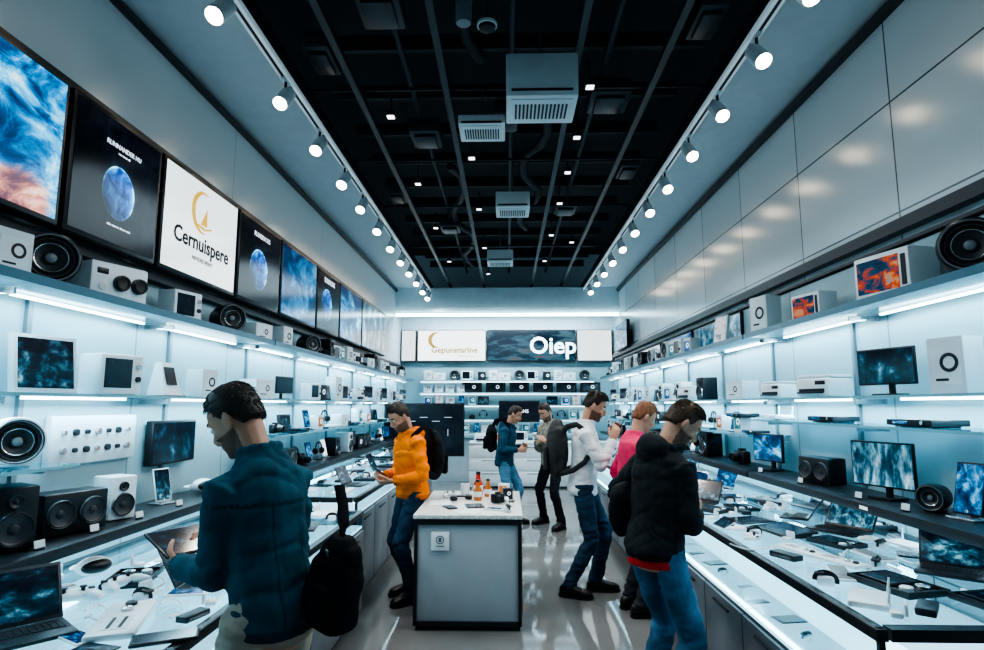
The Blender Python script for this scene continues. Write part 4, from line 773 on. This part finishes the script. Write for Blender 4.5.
# ---------------------------------------------------------------- counters
def counter(name,sx,xf,y0,y1,zt,vh,lab,col=GREY,front=0):
    xb=2.26; yc=(y0+y1)/2; L=y1-y0; xm=(xf+xb)/2; W=xb-xf; r=root(name,lab,'counter',(sx*xm,yc,0))
    zb=zt-vh; fx=-sx*W/2
    part('plinth',MB().box((sx*.03,0,.04),(W-.06,L-.04,.08),BLACK),r); part('cabinet_body',MB().box((sx*.01,0,.08+(zb-.1)/2),(W-.03,L,zb-.1),GREY,.004),r)
    n=max(2,round(L/.62)); dw=L/n
    for i in range(n):
        d_=part('cabinet_door',MB().box((fx+sx*.004,-L/2+dw*(i+.5),.09+(zb-.12)/2),(.018,dw-.014,zb-.13),col,.003),r)
        part('door_handle',MB().box((fx-sx*.012,-L/2+dw*(i+.5),zb-.08),(.014,dw*.4,.012),DARK,.003),d_)
    part('lit_deck',MB().box((0,0,zb-.008),(W-.02,L-.02,.016),DECK),r)
    if front:   # emissive panel added behind the front glass to increase the counter's glow
        part('added_glow_panel',MB().box((fx+sx*.24,0,zb+front/2),(.012,L-.06,front),FRPAN),r)
        part('front_ledge_light',MB().box((fx+sx*.02,0,zb+.006),(.016,L-.06,.012),LED),r)
    part('glass_top',MB().box((0,0,zt-.006),(W-.09,L-.09,.01),GLASS),r); part('glass_front',MB().box((fx+sx*.006,0,(zb+zt-.03)/2),(.006,L-.04,vh-.04),GLASS),r)
    f=MB().box((fx+sx*.02,0,zt-.02),(.04,L,.04),BLACK,.003).box((-fx-sx*.02,0,zt-.02),(.05,L,.04),BLACK)
    for yy in (-1,1): f.box((0,yy*(L/2-.025),zt-.0205),(W-.1,.05,.039),BLACK); f.box((fx+sx*.02,yy*(L/2-.015),(zb+zt)/2),(.02,.02,vh),BLACK)
    part('counter_frame',f,r); part('end_panel',MB().box((0,-L/2-.004,zb/2+.03),(W-.02,.008,zb-.06),DARK),r)
    part('led_strip',MB().box((fx+sx*.05,0,zt-.05),(.02,L*.96,.012),LED),r)
    return r
counter('display_counter',-1,1.10,1.1,4.72,.80,.11,'long lit display counter with glass top and grey doors')
counter('display_counter',-1,1.20,4.95,8.6,.86,.12,'lit display counter with dark frame and pale tabletop'); counter('display_counter',-1,1.3,8.9,10.5,.86,.12,'lit display counter with dark frame')
zr=.875; vr_=.30
counter('display_counter',1,1.20,2.1,6.2,zr,vr_,'long black-framed glass display counter glowing inside',GREY,.15); counter('display_counter',1,1.22,6.24,10.6,zr,vr_,'long black-framed glass display counter glowing inside',GREY,.15)
def onc(px,py,key,z,rz,sc=1.0,lab=None,rx=0,grp=None):
    p=pz(px,py,z); return place(key,(p.x,p.y,z+.001),math.radians(rz),sc,lab,grp or 'goods on the display counters',rx,'the glass counter top')
zl=.80
onc(18,640,'laptop_d',zl,50,.9); onc(72,604,'pad',zl,40,1.1); onc(118,590,'pad',zl,75,1.1); onc(122,624,'tray',zl,110,.95); onc(165,640,'phone_flat',zl,115,1.4); onc(93,576,'vr',zl,60,.9); onc(188,594,'phone_flatw',zl,100,1.2); onc(78,640,'phone_flatw',zl,60,1.0)
onc(955,575,'laptop_d',zr,-40,.8); onc(897,588,'deck',zr,-75,.8); onc(838,532,'laptop_w',zr,-60,.85); onc(785,534,'flatpanel',zr,-80,.85); onc(748,521,'tablet_flat',zr,-70,1.0)
onc(716,489,'laptop_s',zr,-70,.75); onc(765,504,'flat_dev',zr,-85,.8); onc(905,548,'flat_white',zr,-80,.8); onc(880,526,'deck',zr,-100,.75); onc(840,575,'keyb',zr,-110,.8); onc(800,552,'tray',zr,-75,.6); onc(812,508,'laptop_d',zr,-75,.7)
def rowgoods(sx,y0,y1,z,xs,keys,grp,st=.42):
    y=y0;i=0
    while y<y1:
        for x in xs:
            k=keys[i%len(keys)]; i+=1; place(k,(sx*x,y+random.uniform(-.03,.03),z+.001),(-1 if sx>0 else 1)*(math.pi/2)+random.uniform(-.3,.3),random.uniform(.75,.9),None,grp,0,'the glass counter top')
        y+=st
rowgoods(1,5.0,10.2,zr,(1.42,1.76),['laptop_s','tablet_flat','phone_flatw','flat_white','laptop_w','deck','tray'],'goods on the far display counter')
rowgoods(-1,5.25,8.4,.86,(1.40,1.72),['tray','flat_white','laptop_d','tablet_flat','deck','pad'],'goods on the far display counter')
rowgoods(-1,2.85,4.5,.80,(1.35,1.72),['laptop_d','deck','flat_white','tablet_white','keyb','pad'],'goods on the display counter',.40); rowgoods(-1,9.1,10.4,.86,(1.5,1.78),['tablet_flat','vr','flat_white'],'goods on the far display counter')
def clutter(sx,x0,x1,y0,y1,z,n,keys,grp,sc=1.0,tight=.8):
    got=0
    for _ in range(n*30):
        if got>=n: break
        k=random.choice(keys); s_=random.uniform(.85,1.1)*sc; x=sx*random.uniform(x0,x1); y=random.uniform(y0,y1); rr=PR[k][4]*s_
        if all((x-a)**2+(y-b)**2>(rr+d)**2*tight or abs(c_-z)>.1 for a,b,c_,d in PLACED):
            place(k,(x,y,z+.001),(-1 if sx>0 else 1)*(math.pi/2)+random.uniform(-.8,.8),s_,None,grp,0,'the glass counter top'); got+=1
small=['phone_flat','phone_flatw','adapter','hub','adapter','adapter','phone_flat','mouse','earbuds','watch','adapter','hub']
mid=['tablet_small','tablet_stand','pad','flat_white','tablet_stand','keyb','laptop_d','laptop_w','deck']
clutter(1,1.38,1.98,2.3,5.0,zr,9,['laptop_d','laptop_w','deck','flatpanel','tray'],'goods on the display counter',.7,.72)
clutter(1,1.3,2.1,2.25,5.0,zr,18,mid,'goods on the display counter',.8); clutter(1,1.28,2.12,2.2,5.0,zr,50,small,'small goods on the display counter'); clutter(1,1.3,1.85,5.0,8,zr,25,small,'small goods on the far display counter')
clutter(-1,1.25,2.05,1.95,2.9,.80,8,['tablet_small','pad','deck','keyb','vr'],'goods on the display counter',.85); clutter(-1,1.18,2.1,1.95,3.0,.80,34,small,'small goods on the display counter'); clutter(-1,1.2,1.85,3.0,4.6,.80,22,small,'small goods on the display counter'); clutter(-1,1.28,1.85,5.1,8.3,.86,20,small,'small goods on the far display counter')
for i in range(14):
    place(('phone_flat','phone_flatw','watch','tablet_small')[i%4],(1.31+.04*(i%2),2.3+i*.26,zr-vr_+.001),-1.4+.1*(i%3),.7,None,'phones inside the counter',0,'the lit inner deck')
def cable(pts,mat,lab,r_=.004):
    sm=[]; P_=[V(p) for p in pts]
    for i in range(len(P_)-1):
        p0=P_[max(i-1,0)];p1=P_[i];p2=P_[i+1];p3=P_[min(i+2,len(P_)-1)]
        for k in range(6):
            t=k/6; sm.append(.5*((2*p1)+(-p0+p2)*t+(2*p0-5*p1+4*p2-p3)*t*t+(-p0+3*p1-3*p2+p3)*t**3))
    sm.append(P_[-1])
    r=root('charging_cable',lab,'cable',group='charging cables'); part('cable_wire',MB().tube(sm,r_,mat,6),r); part('cable_plug',MB().box(tuple(sm[-1]),(.014,.03,.01),mat,.002),r)
for pl,z in (([(85,612),(100,606),(108,614),(100,622),(88,618)],zl),([(160,605),(175,600),(185,612),(172,618)],zl),([(130,580),(145,574),(165,582),(155,590)],zl),([(40,600),(50,590),(62,598),(52,606)],zl),([(815,566),(835,560),(862,566),(850,580)],zr),([(770,550),(785,545),(812,548),(800,560)],zr),([(868,574),(880,566),(898,572)],zr),([(730,545),(750,551),(775,548)],zr),([(925,590),(945,597),(965,592)],zr),([(880,545),(868,552),(850,550),(842,556)],zr),([(930,560),(915,565),(900,560)],zr)):
    cable([pz(a,b,z)+V((0,0,.006)) for a,b in pl],WHITE,'thin white charging cable loosely coiled on the counter')
r=root('price_tag','small upright white price card','price tag',tuple(pz(838,508,zr)+V((0,0,.001))),(0,0,-.8)); part('tag_card',MB().box((0,0,.07),(.07,.003,.1),WHITE),r); part('tag_foot',MB().box((0,.0,.01),(.05,.05,.02),DARK,.004),r)
# ---------------------------------------------------------------- island
ix0,ix1,iy0,iy1=-.68,.10,4.52,5.75; iw=ix1-ix0; il=iy1-iy0; ic=((ix0+ix1)/2,(iy0+iy1)/2)
ISL=pbr('island_laminate',(.33,.38,.41),.3)
r=root('service_island','pale grey island counter with dark frame','counter',(ic[0],ic[1],0))
part('plinth',MB().box((0,0,.03),(iw-.03,il-.06,.06),BLACK),r); part('cabinet_body',MB().box((0,0,.4),(iw-.03,il-.03,.7),ISL,.004),r)
f=MB()
for a in (-1,1):
    for b in (-1,1): f.box((a*(iw/2-.012),b*(il/2-.012),.4),(.024,.024,.72),BLACK)
for a in (-1,1): f.box((0,a*(il/2-.012),.05),(iw,.024,.03),BLACK); f.box((a*(iw/2-.012),0,.05),(.024,il,.03),BLACK)
part('dark_frame',f,r); part('countertop',MB().box((0,0,.79),(iw+.02,il+.02,.03),pbr('speckled_top',(.56,.57,.56),.3,0,None,0,.25,60),.004).box((0,0,.755),(iw+.01,il+.01,.04),BLACK),r)
dd=part('side_door',MB().box((iw/2+.002,0,.41),(.01,il-.1,.62),GREY,.003),r); part('door_handle',MB().box((iw/2+.012,-.2,.66),(.012,.2,.012),SILV,.003),dd)
pl=part('logo_plate',MB().box((-.2,-il/2-.004,.62),(.13,.006,.13),WHITE,.002),r); part('logo_mark',MB().lathe((-.2,-il/2-.008,.63),[(.03,0),(.03,.002),(.024,.002),(.024,0)],GREY,'y',20,None,True).box((-.2,-il/2-.009,.63),(.02,.002,.03),GREY).box((-.2,-il/2-.009,.585),(.06,.002,.006),GREY),pl)
zi=.806
def vase(x,y,lab,col,k=1):
    r=root('glass_bottle',lab,'bottle',(x,y,zi),scale=(k,k,k)); part('bottle_glass',MB().lathe((0,0,0),[(.032,0),(.036,.01),(.036,.08),(.02,.11),(.015,.14),(.018,.15),(.014,.15)],col),r); part('bottle_cap',MB().cyl((0,0,.158),.017,.02,BLACK,n=16),r); part('bottle_label',MB().lathe((0,0,.03),[(.0362,0),(.037,.002),(.037,.04),(.0362,.042)],OFFW,'z',24,None,True),r)
vase(-.25,5.2,'small amber glass bottle with pale label on the island',pbr('amber',(.5,.15,.03),.1)); vase(-.17,5.4,'small amber glass bottle with pale label on the island',pbr('amber',(.5,.15,.03),.1),.9); vase(-.26,5.5,'small red bottle with pale label on the island',pbr('red_bottle',(.6,.05,.03),.15),1.2)
for (x,y,k,rz,s_) in ((-.08,5.05,'camera',.4,.8),(.0,5.28,'box_black',.2,.45),(-.03,5.5,'box_orange',-.3,.55),(-.45,4.82,'phone_flat',.5,1),(-.26,4.9,'tablet_flat',.2,.7),(-.1,4.75,'phone_flatw',1.2,1),(-.5,5.38,'pad',.3,.8),(.03,4.9,'earbuds',1.4,1),(-.0,4.65,'watch',.4,1),(-.12,5.22,'earbuds',.2,1),(-.02,5.15,'mouse',.2,1),(-.4,5.22,'hp_black',.6,.9),(.03,5.03,'hub',1.4,.8)):
    place(k,(x,y,zi),rz,s_,None,'goods on the island',0,'the island top')
single('paper_sheet',MB().box((0,0,.001),(.18,.25,.002),WHITE),'white paper sheet lying on the island top','paper',(-.55,5.05,zi),(0,0,.1)); single('paper_sheet',MB().box((0,0,.001),(.15,.21,.002),OFFW),'small white leaflet lying on the island top','paper',(-.28,4.66,zi),(0,0,-.2))
r=root('mug','white mug with handle on the island','mug',(-.38,5.55,zi)); part('mug_body',MB().lathe((0,0,0),[(.03,0),(.038,.005),(.04,.09),(.035,.09),(.033,.01),(.001,.008)],WHITE),r); part('mug_handle',MB().tube([(.038,0,.07),(.06,0,.07),(.065,0,.045),(.06,0,.025),(.036,0,.02)],.005,WHITE,8),r)
# ---------------------------------------------------------------- back wall
def bshelf(x0,x1,z,kind='glass',y=12.82):
    r=root('back_shelf','pale wall shelf across the back wall with light strip','shelf',((x0+x1)/2,y,z),group='back wall shelves'); part('shelf_board',MB().box((0,0,-.012),(x1-x0,.3,.024),SHELFW,.003),r); part('led_strip',MB().box((0,.1,-.03),(x1-x0-.05,.03,.012),emis('led_dim',(.7,.92,1),4)),r)
for z in (2.12,1.86,1.6,1.3,1.02): bshelf(-1.88,1.88,z)
A_=D.lights.new('a','AREA'); A_.shape='RECTANGLE'; A_.size=3.8; A_.size_y=.1; A_.energy=75; A_.color=(.7,.9,1); ao=D.objects.new('cove_glow',A_); link(ao,None,(0,12.0,3.38),(math.radians(25),0,0))
for z,ks in ((1.861,['box_long']),(1.601,['box_blue','frame_page','box_white','phone_b','box_teal','frame_black']),(1.301,['box_white','phone_w','box_orange','box_black','camera','headphones','box_teal']),(1.021,['box_wide','bs_white','box_white','box_teal','phone_b']),(2.121,['box_white','box_wide','drum_black','screen_box','box_black'])):
    x=-1.68;i=0
    while x<1.78:
        k=ks[i%len(ks)];i+=1
        if z==1.861 and x<-.9: k='box_white'
        s_=.9
        if not (1.25<z<1.65 and -.3<x<.85): place(k,(x,12.82,z),0,(s_,s_,s_*(.8 if k in('box_tall','frame_page','bs_white','box_white') and z<2 else 1)),None,'goods on the back wall',0,'the back wall shelf')
        x+={'box_long':.5,'box_wide':.33,'screen_box':.31,'frame_black':.28,'drum_black':.27}.get(k,.235)
r=root('wall_screen','black screen mounted among the back shelves','screen',(.25,12.6,1.47)); part('screen_bezel',MB().box((0,0,0),(.85,.05,.44),BLACK,.006).box((0,.07,0),(.2,.1,.2),DARK),r); part('screen',MB().box((0,-.026,0),(.8,.002,.38),S_DARK),r); part('screen_text',textmb('SHOANS',.1,PRN,.001),r,(0,-.03,0))
r=root('display_board','large dark freestanding display board with faint white diagrams','display',(-1.5,11.0,0)); part('board_housing',MB().box((0,0,1.16),(1.45,.06,.95),BLACK,.01),r); part('screen',MB().box((0,-.031,1.16),(1.40,.003,.9),S_DARK),r)
dg_=MB()
for i in range(5): dg_.box((-.45+i*.22,-.034,1.38-.07*(i%2)),(.14,.002,.006),PRN).box((-.45+i*.22,-.034,1.05+.06*(i%3)),(.006,.002,.12),PRN)
part('diagram_lines',dg_,r)
part('board_stand',MB().box((0,0,.34),(.12,.05,.68),DARK).box((0,0,.015),(.7,.4,.03),DARK,.008),r)
for (x0,x1) in ((-.75,.1),(.12,.97)):
    r=root('back_cabinet','low white cabinet with pale drawers at the back wall','cabinet',((x0+x1)/2,12.2,0)); w_=x1-x0; part('cabinet_body',MB().box((0,0,.44),(w_,.5,.8),OFFW,.005).box((0,0,.02),(w_-.04,.46,.04),BLACK),r); part('countertop',MB().box((0,0,.86),(w_,.54,.04),WHITE,.004),r)
    for j in range(3):
        d_=part('drawer',MB().box((0,-.256,.2+j*.25),(w_-.03,.014,.23),WHITE,.003),r); part('drawer_handle',MB().box((0,-.268,.28+j*.25),(w_*.4,.012,.012),SILV),d_)
for x,k in ((-.5,'printer'),(-.15,'box_orange'),(.28,'screen_box'),(.6,'box_blue'),(.83,'bs_white')): place(k,(x,12.15,.881),0,.9,None,'goods on the back cabinets',0,'the white back cabinet')
r=root('back_cabinet','low white cabinet with pale drawers at the back wall','cabinet',(1.6,12.2,0)); part('cabinet_body',MB().box((0,0,.44),(1.2,.5,.8),OFFW,.005),r); part('countertop',MB().box((0,0,.86),(1.22,.54,.04),WHITE,.004),r); part('drawer',MB().box((0,-.256,.45),(1.1,.014,.6),WHITE,.003),r)
# ---------------------------------------------------------------- lights / world / camera
w=D.worlds.new('World'); C.scene.world=w; w.use_nodes=True; bgn=w.node_tree.nodes['Background']; bgn.inputs[0].default_value=(.36,.58,.70,1); bgn.inputs[1].default_value=.40
for y in (2.5,6,9.5):
    A_=D.lights.new('a','AREA'); A_.shape='RECTANGLE'; A_.size=1.6; A_.size_y=2.6; A_.energy=27; A_.color=(.72,.9,1); ao=D.objects.new('ceiling_fill_light',A_); link(ao,None,(0,y,3.6))
cam=D.cameras.new('Camera'); co=D.objects.new('Camera',cam); COL.objects.link(co); cam.sensor_width=36; cam.lens=F/984*36; cam.clip_start=.02
co.location=(0,0,H); co.rotation_euler=(math.pi/2+PITCH,0,YAW); C.scene.camera=co
C.scene.view_settings.view_transform='AgX'
try: C.scene.view_settings.look='AgX - High Contrast'
except Exception as e: print(e)
C.scene.view_settings.exposure=.10
print('objects',len(D.objects))
